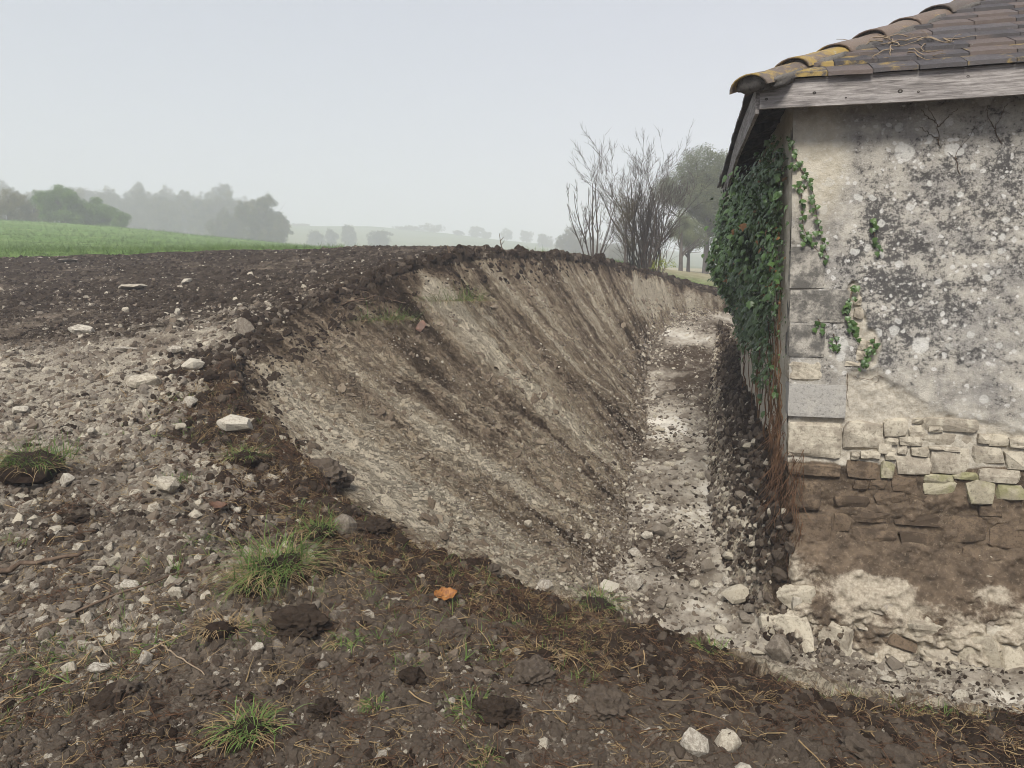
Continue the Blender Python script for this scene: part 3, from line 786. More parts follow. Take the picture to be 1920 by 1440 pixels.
# rubble stones where the render is gone
rub = [(1584, 792, 1653, 845, 0), (1656, 785, 1701, 818, 0), (1708, 797, 1741, 819, 0), (1712, 785, 1734, 795, 0), (1662, 821, 1685, 833, 0), (1687, 819, 1727, 837, 0), (1738, 783, 1830, 811, 0), (1742, 800, 1768, 811, 0),
       (1730, 814, 1826, 838, 0), (1646, 834, 1672, 852, 0), (1685, 838, 1704, 853, 0), (1709, 839, 1742, 857, 0), (1745, 842, 1818, 889, 0), (1680, 858, 1747, 894, 1), (1652, 868, 1676, 896, 4), (1590, 866, 1648, 897, 3),
       (1743, 838, 1770, 845, 0), (1770, 838, 1800, 846, 0), (1833, 815, 1856, 832, 0), (1858, 816, 1890, 838, 0), (1828, 838, 1880, 872, 0), (1884, 846, 1930, 880, 0), (1893, 818, 1940, 842, 0), (1842, 880, 1912, 907, 0), (1790, 886, 1835, 902, 4),
       (1735, 890, 1788, 912, 4), (1600, 900, 1628, 917, 3), (1632, 900, 1668, 918, 3), (1673, 897, 1724, 924, 3), (1733, 896, 1792, 928, 4), (1815, 902, 1865, 945, 4), (1870, 908, 1925, 940, 4), (1660, 846, 1680, 862, 0), (1630, 848, 1650, 862, 1),
       (1595, 850, 1612, 863, 1), (1614, 848, 1632, 862, 1), (1600, 553, 1618, 572, 0), (1602, 578, 1618, 598, 0), (1606, 635, 1624, 655, 0), (1606, 658, 1622, 676, 0), (1585, 678, 1612, 688, 0), (1626, 640, 1640, 662, 0), (1600, 606, 1612, 628, 0),
       (1770, 970, 1850, 1022, 3), (1858, 975, 1930, 1030, 3), (1600, 958, 1668, 984, 3), (1675, 962, 1760, 992, 3), (1840, 950, 1880, 972, 3), (1796, 1040, 1880, 1062, 1), (1690, 1000, 1752, 1030, 3), (1600, 992, 1680, 1024, 3), (1640, 925, 1700, 950, 3), (1705, 930, 1780, 955, 3), (1560, 930, 1630, 952, 3), (1565, 965, 1596, 1000, 3)]
rs = random.Random(5)
y = 846                                                        # coursing carried on past the right edge of the photograph
while y < 1060:
    x, hh = (1935, 34)
    while x < 2500:
        wd = rs.uniform(35, 95); rub.append((x, y + rs.uniform(-3, 3), x + wd, y + hh, 0 if y < 900 else 3)); x += wd + 6
    y += hh + 5
for y0, hh in ((1032, 26), (1064, 26)):
    x = 1570
    while x < 1925:
        wd = rs.uniform(30, 80)
        if rs.random() < .6: rub.append((x, y0 + rs.uniform(-6, 6), x + wd, y0 + hh + rs.uniform(-4, 4), 3))
        x += wd + 6
for i, (x0, y0, x1, y1, kd_) in enumerate(rub):
    u0, z1 = FP(x0, y0); u1, z0 = FP(x1, y1); dep = .16
    mt = (M['rubble'], M['rubble'], M['quoin'], M['rubble_soil'], M['rubble_moss'])[kd_]
    me = hull_block('rubble_stone', (u1 - u0) * rs.uniform(1.04, 1.14), (z1 - z0) * rs.uniform(1.08, 1.2), dep, i, mt, .13)
    zc = (z0 + z1) / 2
    c = FW((u0 + u1) / 2, zc, -dep / 2 + rs.uniform(.004, .022) - (.004 if kd_ != 3 else .012) + .03 * max(0, .1 - zc))[0]
    bpart('rubble_stone', me, c, (rs.uniform(-.06, .06), rs.uniform(-.05, .05), FROT + rs.uniform(-.05, .05)))
# chalk blocks and rock footing under the wall
foots = [(1455, 1085, 1530, 1150, .08), (1425, 1135, 1515, 1225, .14), (1500, 1150, 1600, 1230, .12), (1600, 1160, 1700, 1192, .08), (1690, 1150, 1800, 1190, .10), (1720, 1200, 1780, 1240, .14), (1785, 1120, 1850, 1150, .05), (1780, 1180, 1860, 1240, .15),
         (1850, 1190, 1940, 1270, .14), (1830, 1080, 1885, 1125, .01), (1620, 1220, 1690, 1260, .16), (1950, 1150, 2080, 1250, .13), (1870, 1140, 1930, 1180, .08)]
for i in range(130):                                           # broken footing: many smaller pieces
    x = rs.uniform(1470, 2250); t = rs.random() ** .7; y = 1085 + 190 * t + (x - 1480) * .10; w_ = rs.uniform(14, 52); foots.append((x, y, x + w_, y + w_ * rs.uniform(.4, .8), .05 + .16 * t + rs.uniform(-.02, .04)))
for i, (x0, y0, x1, y1, w0) in enumerate(foots):
    u0, z1 = FP(x0, y0); u1, z0 = FP(x1, y1); big = i < 13
    me = hull_block('footing_rock', (u1 - u0) * 1.1, (z1 - z0) * 1.15, .22 if big else .12, i + 400, (M['chalk'], M['rubble'], M['rubble'], M['rubble_soil'], M['flint'])[i % 5 if not big else 1 + i % 2 * 0], .22, .06, 2 if big else 1)
    c = FW((u0 + u1) / 2, (z0 + z1) / 2, w0 - (.07 if big else .03))[0]
    bpart('footing_rock', me, c, (rs.uniform(-.3, .3), rs.uniform(-.4, .4), FROT + rs.uniform(-.4, .4)))

# ---- eaves: boards, rafters
def board(name, p0, p1, h, t, nrm, mat, warp=0.0, n=24, parent=None):
    """a plank from p0 to p1 (its lower edge), h tall, t thick towards nrm"""
    p0, p1 = np.array(p0, float), np.array(p1, float); nrm = np.array([*nrm, 0.0]); L = np.linalg.norm(p1 - p0)
    V, U_, V_, W_, Fc = [], [], [], [], []
    for i in range(n + 1):
        k = i / n; c = p0 + (p1 - p0) * k; c = c + nrm * warp * math.sin(k * 5.0) * .5
        wz = .004 * math.sin(k * 17 + h * 9)
        for (a, b) in ((0, 0), (1, 0), (1, 1), (0, 1)):
            V.append(c + nrm * t * a + np.array([0, 0, b * h + (wz if b == 0 else 0)])); U_.append(k * L); V_.append(b * h); W_.append(a * t)
    for i in range(n):
        b = i * 4
        for j in range(4): Fc.append((b + j, b + (j + 1) % 4, b + 4 + (j + 1) % 4, b + 4 + j))
    Fc += [(0, 3, 2, 1), (n * 4, n * 4 + 1, n * 4 + 2, n * 4 + 3)]
    return bpart(name, mesh_np(name, V, Fc, mat, False, {'u': U_, 'v': V_, 'w': W_}), parent=parent)
def off2(nf, nl):                                              # plan point at nf before the facade and nl left of the ivy wall
    A = np.array([N_, NL]); return COR + np.linalg.solve(A, np.array([nf, nl]))
ZE, PITCHR = 2.868, math.tan(R(28.5))
qa, qb, qc = off2(.20, .25), off2(.20, .25) + E_ * (HW + .5), off2(.20, .25) + B_ * (HD + .2)
board('fascia_board', (*qa, 2.722), (*qb, 2.722), (.166), .024, N_, M['wood'], .004, 60)
board('fascia_board', (*(qa + B_ * .004), 2.70), (*qc, 2.70), .165, .022, NL, M['wood'], .03, 40)
for px_, py_, r_ in ((1527, 174, .011), (1586, 183, .006), (1688, 171, .016), (1722, 172, .009), (1815, 143, .010), (1437, 186, .010)):
    d = ray(px_, py_); k = (qa + N_ * .0245) @ N_ / (d[:2] @ N_); P = np.array([0, 0, EYE]) + d * k
    V = [P + np.array([*(E_ * math.cos(a) * r_ * f), math.sin(a) * r_ * f * .8]) + np.array([*(N_ * w_), 0]) for f, w_ in ((1, .0), (.62, .004), (.0, -.002)) for a in np.linspace(0, 2 * math.pi, 10, endpoint=False)]
    Fc = [(j + 10 * q, (j + 1) % 10 + 10 * q, (j + 1) % 10 + 10 * q + 10, j + 10 * q + 10) for q in (0, 1) for j in range(10)]
    bpart('knot', mesh_np('knot', V, Fc, M['darkwood'], True))
sof = [(*qa, 2.80), (*qb, 2.80), (*(off2(-.05, -.05) + E_ * (HW)), 2.86), (*off2(-.05, -.05), 2.86), (*(off2(-.05, -.05) + B_ * HD), 2.86), (*qc, 2.80)]
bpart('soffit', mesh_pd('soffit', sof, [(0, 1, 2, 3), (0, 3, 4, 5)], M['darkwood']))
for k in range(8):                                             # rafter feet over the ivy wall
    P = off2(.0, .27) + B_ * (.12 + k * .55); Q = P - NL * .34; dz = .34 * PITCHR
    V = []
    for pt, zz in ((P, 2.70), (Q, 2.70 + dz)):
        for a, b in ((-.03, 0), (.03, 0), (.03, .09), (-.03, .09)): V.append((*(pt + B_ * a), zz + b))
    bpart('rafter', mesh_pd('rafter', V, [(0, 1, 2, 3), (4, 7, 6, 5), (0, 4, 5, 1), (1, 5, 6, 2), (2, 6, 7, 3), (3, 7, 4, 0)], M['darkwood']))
# ---- roof
Q0 = off2(.255, .305)
def on_front(a, d): P = Q0 + E_ * a - N_ * d; return np.array([P[0], P[1], ZE + PITCHR * d])
def on_left(a, d): P = Q0 + B_ * a - NL * d; return np.array([P[0], P[1], ZE + PITCHR * d])
eh = E_ @ (-NL); nh = N_ @ NL
hip_a = lambda d: d * (1 - nh) / eh                            # front slope: where the hip cuts a course
hip_b = lambda d: d * (1 + nh) / eh if eh else d
TOP = 2.2
deck = [on_front(.03, .03), on_front(HW + .55, .03), on_front(HW + .55, TOP), on_front(hip_a(TOP), TOP), on_left(HD + .3, .03), on_left(HD + .3, TOP)]
deck = [p - np.array([0, 0, .02]) for p in deck]
bpart('roof_deck', mesh_pd('roof_deck', deck, [(0, 1, 2, 3), (0, 3, 5, 4), (3, 2, 5)], M['darkwood']))
TW, EXPO, TL, TT = .245, .178, .29, .024
tile_count = 0; joined = []
def tile_verts(on, a0, a1, d0, seed, clip=None, lift=0.0):
    r = random.Random(seed); n = 3; V = []
    up = np.array([0, 0, 1.0])
    for j, (dd, ll) in enumerate(((d0, .040), (d0 + TL * .5, .024), (d0 + TL, .004))):
        lo = max(a0, clip(dd)) if clip else a0
        hi = max(a1, lo + .004)
        for i in range(n + 1):
            k = i / n
            P = on(lo + (hi - lo) * k, dd) + up * (ll + lift + .0015 * math.sin(k * math.pi) + r.uniform(-.0018, .0018))
            V.append(P + up * 0); V.append(P - up * TT)
    Fc = []; w_ = (n + 1) * 2
    for j in range(2):
        for i in range(n):
            b = j * w_ + i * 2
            Fc += [(b, b + 2, b + w_ + 2, b + w_), (b + 1, b + w_ + 1, b + w_ + 3, b + 3)]
    for i in range(n): Fc.append((i * 2, i * 2 + 1, i * 2 + 3, i * 2 + 2))
    for j in range(2):
        b = j * w_; Fc.append((b, b + w_, b + w_ + 1, b + 1)); e_ = b + n * 2; Fc.append((e_, e_ + 1, e_ + w_ + 1, e_ + w_))
    return np.array(V), Fc
rt = random.Random(3)
pend = {'V': [], 'F': []}
for c_ in range(14):
    d0 = c_ * EXPO; off = (c_ % 2) * TW * .5 + rt.uniform(-.02, .02); a = hip_a(d0) - TW + (off % TW) - TW * .2
    while a < HW + .5:
        a1 = a + TW - .004
        if a1 > hip_a(d0) + .02:
            V, Fc = tile_verts(on_front, a, a1, d0 + rt.uniform(-.006, .006), tile_count, lambda q: hip_a(q) + .015, rt.uniform(0, .004))
            near_hip = max(0.0, 1 - (a - hip_a(d0)) / .5); li = np.full(len(V), .28 * (c_ < 2) + .55 * near_hip * (c_ < 3))
            if tile_count < 235:
                ctr = V.mean(0); me = mesh_pd('roof_tile', V - ctr, Fc, M['tile']); at = me.attributes.new('lichen', 'FLOAT', 'POINT'); at.data.foreach_set('value', li.astype(np.float32))
                bpart('roof_tile', me, ctr); tile_count += 1
            else:
                b = len(pend['V']); pend['V'] += list(V); pend['F'] += [tuple(i + b for i in f) for f in Fc]
        a += TW
for c_ in range(2):
    d0 = c_ * EXPO; a = hip_b(d0) - TW * .5 * (c_ + 1)
    while a < HD + .25:
        if a + TW > hip_b(d0) + .02:
            V, Fc = tile_verts(on_left, a, a + TW - .006, d0 - .01 + rt.uniform(-.008, .008), tile_count + 900, lambda q: hip_b(max(q, 0)) + .015, rt.uniform(0, .006))
            if tile_count < 290:
                ctr = V.mean(0); me = mesh_pd('roof_tile', V - ctr, [f[::-1] for f in Fc], M['tile'] if c_ or a > .3 else M['redtile']); bpart('roof_tile', me, ctr); tile_count += 1
            else:
                b = len(pend['V']); pend['V'] += list(V); pend['F'] += [tuple(i + b for i in f[::-1]) for f in Fc]
        a += TW
tag(bpart('upper_roof_tiles', mesh_pd('upper_roof_tiles', pend['V'], pend['F'], M['tile'])), kind='stuff')
# hip tiles: half-round caps lapping one over the next
hd = on_front(hip_a(1.0), 1.0) - on_front(0, 0); hl_ = np.linalg.norm(hd); hd = hd / hl_
sx = np.cross(hd, (0, 0, 1)); sx /= np.linalg.norm(sx); su = np.cross(sx, hd)
CAP = .40
for k in range(9):
    p0 = on_front(0, 0) + hd * (k * CAP - .035); V, Fc = [], []; ns, nl_ = 10, 6
    for j in range(nl_ + 1):
        q = j / nl_; r_ = .128 - .010 * q + (.006 if j == 0 else 0) + .003 * math.sin(j * 2.3 + k)
        c = p0 + hd * (q * (CAP + .07)) + su * (-.022 - .020 * q + .005 * (k % 2))
        for t_ in (0, 1):
            for i in range(ns + 1):
                an = math.pi * i / ns; rr = r_ - .016 * t_
                V.append(c + sx * math.cos(an) * rr * 1.12 + su * math.sin(an) * rr * .62)
    w_ = 2 * (ns + 1)
    for j in range(nl_):
        for i in range(ns):
            a = j * w_ + i; Fc.append((a, a + 1, a + w_ + 1, a + w_)); a += ns + 1; Fc.append((a, a + w_, a + w_ + 1, a + 1))
    for i in range(ns):
        Fc.append((i, i + ns + 1, i + ns + 2, i + 1)); a = nl_ * w_ + i; Fc.append((a, a + 1, a + ns + 2, a + ns + 1))
    V = np.array(V); ctr = V.mean(0)
    V = V + np.column_stack([vn3(V * 9, 3), vn3(V * 9, 4), vn3(V * 9, 5)]) * .006
    me = mesh_np('hip_tile', V - ctr, Fc, M['hip'], True, {'lichen': np.full(len(V), (.50, .55, .36, .30, .34, .28, .3, .3, .3)[k])})
    bpart('hip_tile', me, ctr)
    me = rbox_mesh('mortar_plug', .05, .10, .22, 5, 2.6, .16, 90 + k, M['mortar'], 2.2)
    bpart('mortar_plug', me, p0 + hd * .035 + su * .002, (0, -math.asin(hd[2]), math.atan2(hd[1], hd[0])))
    # mortar bedding showing under the cap edge
    if k < 6:
        me = rbox_mesh('mortar_bed', .30, .07, .13, 5, 3, .25, 70 + k, M['mortar'], 2.2)
        c = p0 + hd * .2 + sx * .105 - su * .035
        bpart('mortar_bed', me, c, (0, -math.asin(hd[2]), math.atan2(hd[1], hd[0])))
# ================================================================== LOOSE STUFF: clods, crumbs, straw
def hull_stone(name, seed, mat, pts=16, flat=.7, rough=.05, sub=1):
    r = random.Random(seed); bm = bmesh.new()
    for i in range(pts):
        v = Vector((r.gauss(0, 1), r.gauss(0, 1), r.gauss(0, 1))).normalized()
        bm.verts.new((v.x * r.uniform(.8, 1.15) * .5, v.y * r.uniform(.7, 1.0) * .5, v.z * flat * .5))
    res = bmesh.ops.convex_hull(bm, input=bm.verts)
    junk = [e for e in res['geom_interior'] + res['geom_unused'] if isinstance(e, bmesh.types.BMVert)]
    junk = list(set(junk))
    if junk: bmesh.ops.delete(bm, geom=junk, context='VERTS')
    bmesh.ops.triangulate(bm, faces=bm.faces)
    if sub: bmesh.ops.subdivide_edges(bm, edges=bm.edges, cuts=sub, smooth=.06, use_grid_fill=True)
    P = np.array([v.co[:] for v in bm.verts]); n = vn3(P * 5 + seed, seed) + .6 * vn3(P * 13 + seed, seed + 3)
    for v, q in zip(bm.verts, n): v.co *= 1 + rough * q
    me = bpy.data.meshes.new(name); bm.to_mesh(me); bm.free(); me.materials.append(mat)
    return me
def clod_mesh(name, seed, mat, sub=2, amp=.45):
    bm = bmesh.new(); bmesh.ops.create_icosphere(bm, subdivisions=sub, radius=.5)
    P = np.array([v.co[:] for v in bm.verts]); n = vn3(P * 2.6 + seed * 2.1, seed) + .75 * vn3(P * 6.5 + seed, seed + 3) + (.45 + .25 * (sub > 2)) * vn3(P * 14 + seed, seed + 9) + (.45 * vn3(P * 26 + seed, seed + 11) if sub > 2 else 0)
    for v, q in zip(bm.verts, n): v.co *= 1 + amp * q * .6
    for v in bm.verts: v.co.z *= .75
    me = bpy.data.meshes.new(name); bm.to_mesh(me); bm.free(); me.materials.append(mat)
    return me
def source(name, meshes):                                      # a shelf of pieces for scattering, not in the scene itself
    c = bpy.data.collections.new(name)
    for i, me in enumerate(meshes): c.objects.link(bpy.data.objects.new('%s_%02d' % (name, i), me))
    t = bpy.data.node_groups.new(name + '_scatter', 'GeometryNodeTree')
    t.interface.new_socket('Geometry', in_out='INPUT', socket_type='NodeSocketGeometry'); t.interface.new_socket('Geometry', in_out='OUTPUT', socket_type='NodeSocketGeometry')
    N, L = t.nodes, t.links
    gi, go = N.new('NodeGroupInput'), N.new('NodeGroupOutput'); ip = N.new('GeometryNodeInstanceOnPoints'); ci = N.new('GeometryNodeCollectionInfo')
    ci.inputs['Collection'].default_value = c; ci.inputs['Separate Children'].default_value = True; ci.inputs['Reset Children'].default_value = True
    def na(nm, ty):
        n = N.new('GeometryNodeInputNamedAttribute'); n.data_type = ty; n.inputs['Name'].default_value = nm
        return n.outputs['Attribute']
    e2r = N.new('FunctionNodeEulerToRotation')
    L.new(na('rot', 'FLOAT_VECTOR'), e2r.inputs[0]); L.new(e2r.outputs[0], ip.inputs['Rotation'])
    L.new(na('scl', 'FLOAT_VECTOR'), ip.inputs['Scale']); L.new(na('pick', 'INT'), ip.inputs['Instance Index'])
    ip.inputs['Pick Instance'].default_value = True
    L.new(gi.outputs[0], ip.inputs['Points']); L.new(ci.outputs[0], ip.inputs['Instance']); L.new(ip.outputs[0], go.inputs[0])
    return t, len(meshes)
def scatter(name, src, P, rot, scl, parent=None, loc=None, rng=RNG, pick=None):
    tree, n = src; P = np.asarray(P, np.float32); m = len(P)
    if loc is not None: P = P - np.asarray(loc, np.float32)
    me = bpy.data.meshes.new(name); me.vertices.add(m); me.vertices.foreach_set('co', P.ravel())
    scl = np.asarray(scl, np.float32)
    if scl.ndim == 1: scl = np.repeat(scl[:, None], 3, 1)
    a = me.attributes.new('rot', 'FLOAT_VECTOR', 'POINT'); a.data.foreach_set('vector', np.asarray(rot, np.float32).ravel())
    a = me.attributes.new('scl', 'FLOAT_VECTOR', 'POINT'); a.data.foreach_set('vector', scl.ravel())
    a = me.attributes.new('pick', 'INT', 'POINT'); a.data.foreach_set('value', (rng.integers(0, n, m) if pick is None else pick).astype(np.int32))
    o = bpy.data.objects.new(name, me); link(o, parent)
    md = o.modifiers.new('scatter', 'NODES'); md.node_group = tree
    return o
def lie(nrm, rng=RNG):                                          # euler that turns z to the given normals with a random spin
    out = np.empty((len(nrm), 3)); sp = rng.uniform(0, 6.283, len(nrm))
    for i, n in enumerate(nrm):
        q = Vector(n).to_track_quat('Z', 'Y') @ Euler((0, 0, sp[i])).to_quaternion()
        out[i] = q.to_euler()[:]
    return out
def any_rot(n, rng=RNG): return rng.uniform(0, 6.283, (n, 3))
def spots(n, y0, y1, pw=1.0, keep=None, rng=RNG, xs=.80):
    """places on the ground, thinning out with distance; keep(x, y) -> probability"""
    out = []; got = 0
    while got < n:
        m = n * 3; u = rng.random(m)
        y = y0 * (y1 / y0) ** u if pw == 1.0 else (y0 ** (1 - pw) + u * (y1 ** (1 - pw) - y0 ** (1 - pw))) ** (1 / (1 - pw))
        x = rng.uniform(-1, 1, m) * (xs * y + .6)
        if keep is not None:
            k = rng.random(m) < keep(x, y); x, y = x[k], y[k]
        out.append(np.column_stack([x, y])); got += len(x)
    return np.vstack(out)[:n]
def on_ground(xy, sink, sc):
    zz = gz(xy[:, 0], xy[:, 1]); return np.column_stack([xy, zz - sink * sc])
def in_barn(x, y): return in_poly(np.asarray(x, float), np.asarray(y, float), [COR - E_ * .0 + N_ * .0, COR + E_ * HW, COR + E_ * HW + B_ * HD, COR + B_ * HD])
M['dustclod'] = mat_stone('dusty_clod', (.070, .055, .042), (.180, .147, .114), (.034, .026, .020), .5)
G_CLOD = source('clod', [clod_mesh('clod', i, (M['clod_root'], M['clod'], M['dustclod'], M['dustclod'], M['clod'], M['clod'], M['dustclod'])[i], 2) for i in range(7)])
M['dustsoil'] = mat_stone('dusty_soil_crumb', (.110, .089, .068), (.26, .215, .168), (.050, .039, .030), .5)
G_CRUMB = source('crumb', [hull_stone('crumb', i + 20, m_, 12, .75, .10, 0) for i, m_ in enumerate((M['clod'], M['flint'], M['dustsoil'], M['dustsoil'], M['clod_root'], M['clod'], M['dustsoil'], M['clod']))])
G_PEBBLE = source('pebble', [hull_stone('pebble', i + 40, m_, 14, .7, .05, 0) for i, m_ in enumerate((M['chalk'], M['flint'], M['chalk'], M['rubble'], M['flint'], M['flint']))])
G_CHIP = source('chip', [hull_stone('chip', i + 60, m_, 12, .6, .05, 0) for i, m_ in enumerate((M['chalk'], M['flint'], M['rubble'], M['flint'], M['flint'], M['clod']))])

G_BANK = source('bank_crumb', [hull_stone('bank_crumb', i + 80, m_, 12, .7, .08, 0) for i, m_ in enumerate((M['flint'], M['flint'], M['rubble'], M['flint'], M['bankstone'], M['bankstone'], M['rubble']))])
G_TOE = source('toe_lump', [hull_stone('toe_lump', i + 90, m_, 12, .75, .10, 0) for i, m_ in enumerate((M['flint'], M['bankstone'], M['dustclod'], M['bankstone'], M['rubble'], M['dustclod']))])
M['bankearth'] = mat_stone('bank_earth', (.105, .080, .058), (.23, .185, .135), (.06, .045, .033), .5); M['bankcream'] = mat_stone('bank_chalk', (.17, .138, .10), (.34, .285, .21), (.12, .092, .068), .5)
G_BLUMP = source('bank_lump', [clod_mesh('bank_lump', i + 50, M[k_], 2, .55) for i, k_ in enumerate(('bankearth', 'bankcream', 'bankearth', 'clod', 'clod_root'))])
# straw and roots
def mat_blade(name, a, b, tr=.25):
    s = NT(name, .7, .06)
    r = rnd(s); g = s.n.new('ShaderNodeNewGeometry').outputs['Random Per Island']
    s.done(s.mix(s.math('ADD', s.math('MULTIPLY', r, .5), s.math('MULTIPLY', g, .5)), a, b))
    if tr:
        t = s.n.new('ShaderNodeBsdfTranslucent'); mx = s.n.new('ShaderNodeMixShader'); mx.inputs[0].default_value = tr
        s.l.new(s.b.inputs['Base Color'].links[0].from_socket, t.inputs[0]); out = s.n['Material Output']
        s.l.new(s.b.outputs[0], mx.inputs[1]); s.l.new(t.outputs[0], mx.inputs[2]); s.l.new(mx.outputs[0], out.inputs[0])
    return s.m
M['straw'] = mat_blade('dry_straw', (.20, .135, .065), (.40, .30, .165), .1)
M['root'] = mat_blade('rootlets', (.055, .033, .022), (.15, .085, .050), 0)
M['grass'] = mat_blade('green_grass', (.075, .135, .030), (.17, .25, .075))
def blade(P0, dirv, L, w, droop, r, n=4):
    """curved blade strip: returns verts, faces"""
    d = np.array(dirv, float); d /= np.linalg.norm(d); side = np.cross(d, (0, 0, 1)); side = side / (np.linalg.norm(side) + 1e-6)
    if r.random() < .5: side = side + np.array([0, 0, r.uniform(-.4, .4)])
    p = np.array(P0, float); V = []
    for i in range(n + 1):
        k = i / n; ww = w * (1 - k) ** .7 * .5 + (.0003 if i < n else 0)
        V += [p - side * ww, p + side * ww]
        p = p + d * L / n; d = d + np.array([0, 0, -droop * (0.35 + k)]) / n * 1.6 + np.array([r.gauss(0, .05), r.gauss(0, .05), 0]); d /= np.linalg.norm(d)
    Fc = [(2 * i, 2 * i + 1, 2 * i + 3, 2 * i + 2) for i in range(n)]
    return V, Fc
def blades_mesh(name, mat, n, L, w, spread, droop, up, seed, base=.03):
    r = random.Random(seed); V, Fc = [], []; comb = (math.cos(seed), math.sin(seed))
    for i in range(n):
        a = r.uniform(0, 6.283); q = math.sqrt(r.random()) * base
        hz = r.gauss(0, .5); dv = (math.cos(a) * spread * r.uniform(.1, 1) + hz * comb[0], math.sin(a) * spread * r.uniform(.1, 1) + hz * comb[1] - .25, up * r.uniform(.15, 1.2))
        v, f = blade((math.cos(a) * q + r.gauss(0, base * .3), math.sin(a) * q + r.gauss(0, base * .3), 0), dv, L * r.uniform(.45, 1.1), w * r.uniform(.6, 1.2), droop * r.uniform(.5, 1.4), r)
        b = len(V); V += v; Fc += [tuple(j + b for j in q_) for q_ in f]
    return mesh_np(name, np.array(V), np.array(Fc), mat, True)
def flat_straw(name, mat, seed, n=1, L=1.0, w=.02, curl=.5):
    r = random.Random(seed); segs = []
    for i in range(n):
        a = r.uniform(0, 6.283); p = np.array([r.gauss(0, .25) if n > 1 else -.5 * L, r.gauss(0, .25) if n > 1 else 0, .02]); h = a if n > 1 else 0.0; pts = [p]; el = r.uniform(-.1, .35)
        for k in range(6):
            h += r.gauss(0, curl); el += r.gauss(0, .25) - .06
            p = p + np.array([math.cos(h), math.sin(h), el * .5]) * L / 6; pts.append(p)
        segs.append((np.array(pts), np.linspace(w, w * .3, 7)))
    return tube_mesh(name, segs, mat, 3)
G_STRAW = source('straw', [flat_straw('straw', M['straw'] if i % 3 else M['root'], i, 1, 1, .017, .22) for i in range(6)] + [flat_straw('straw', M['straw'], i + 9, 1, 1, .018, .08) for i in range(3)])
G_ROOT = source('rootlet', [flat_straw('rootlet', M['root'] if i else M['straw'], i + 30, 8, .7, .012, .55) for i in range(5)])
G_GRASS = source('grass_sprig', [blades_mesh('grass_sprig', M['grass'], 9, 1.0, .035, .9, .9, .7, i + 50, .06) for i in range(5)] + [blades_mesh('grass_sprig', M['straw'], 7, 1.0, .028, 1.1, .8, .45, i + 70, .08) for i in range(3)])

is_soil = lambda x, y: (greg(x, y) == 0)
rng = np.random.default_rng(5)
# clods heaped on the soil
xy = spots(42000, 1.75, 21, 1.0, lambda x, y: is_soil(x, y) * np.clip(.35 + 1.0 * np.exp(-(gval(DCR, x, y) / .7) ** 2) + .8 * (vn2(x * 1.7, y * 1.7, 3) - .5), .05, 1) * (1 - .8 * np.clip(gval(PALE, x, y) * 1.5, 0, 1)), rng)
sc = (.011 + .036 * rng.random(len(xy)) ** 2.0) * (1 + .10 * xy[:, 1]) * (1 + .6 * np.exp(-(gval(DCR, xy[:, 0], xy[:, 1]) / .5) ** 2))
tag(scatter('soil_clods', G_CLOD, on_ground(xy, .10, sc), any_rot(len(xy), rng), sc, rng=rng, pick=np.where(rng.random(len(xy)) < .15 + 1.2 * gval(DUST, xy[:, 0], xy[:, 1]), np.array([2, 3, 6])[rng.integers(0, 3, len(xy))], np.array([0, 1, 4, 5])[rng.integers(0, 4, len(xy))])), 'loose dark soil clods covering the turned ground', 'soil', kind='stuff')
xy = spots(42000, 1.75, 14, 1.15, lambda x, y: is_soil(x, y) * np.clip(.5 + 1.1 * (vn2(x * 2.3, y * 2.3, 9) - .4), .08, 1) * (1 - .75 * np.clip(gval(PALE, x, y) * 1.5, 0, 1)), rng)
sc = (.006 + .014 * rng.random(len(xy)) ** 2.2) * (1 + .12 * xy[:, 1])
tag(scatter('soil_crumbs', G_CRUMB, on_ground(xy, .05, sc), any_rot(len(xy), rng), sc, rng=rng, pick=np.where(rng.random(len(xy)) < 1.25 * gval(DUST, xy[:, 0], xy[:, 1]) + gval(PALE, xy[:, 0], xy[:, 1]), np.array([1, 2, 3, 6])[rng.integers(0, 4, len(xy))], np.array([0, 4, 5, 7, 2])[rng.integers(0, 5, len(xy))])), 'fine soil crumbs and grit between the clods', 'soil', kind='stuff')
xy = spots(30000, 1.75, 20, 1.0, lambda x, y: is_soil(x, y) * np.clip(.16 + .18 * (y < 4) + 1.6 * gval(PALE, x, y) + .25 * gval(DUST, x, y) + .35 * (vn2(x * 2.3, y * 2.3, 4) > .6), .02, 1) * np.clip(2.2 * vn2(x * 4, y * 4, 44) - .4, .05, 1), rng)
sc = (.006 + .030 * rng.random(len(xy)) ** 3.2) * (1 + .13 * xy[:, 1])
tag(scatter('pale_pebbles', G_PEBBLE, on_ground(xy, .22, sc), any_rot(len(xy), rng), sc, rng=rng), 'small pale pebbles strewn over the turned soil', 'pebbles', kind='stuff')
xy = spots(9000, 3.0, 14, 1.0, lambda x, y: is_soil(x, y) * np.clip(1.6 * gval(PALE, x, y) + .05, 0, 1), rng)
sc = (.014 + .070 * rng.random(len(xy)) ** 2.2) * (1 + .07 * xy[:, 1])
tag(scatter('dusty_lumps', G_BANK, on_ground(xy, .10, sc), any_rot(len(xy), rng), sc, rng=rng), 'dusty beige lumps covering the pale stony patch', 'rubble', kind='stuff')
xy = spots(6000, 2.2, 7.5, 1.0, lambda x, y: is_soil(x, y) * np.exp(-(gval(DCR, x, y) / .42) ** 2), rng)
sc = .014 + .055 * rng.random(len(xy)) ** 2.6
tag(scatter('lip_clods', G_CLOD, on_ground(xy, .02, sc), any_rot(len(xy), rng), sc, rng=rng, pick=np.array([0, 1, 4, 5, 2])[rng.integers(0, 5, len(xy))]), 'torn dark clods heaped along the lip of the cut', 'soil', kind='stuff')
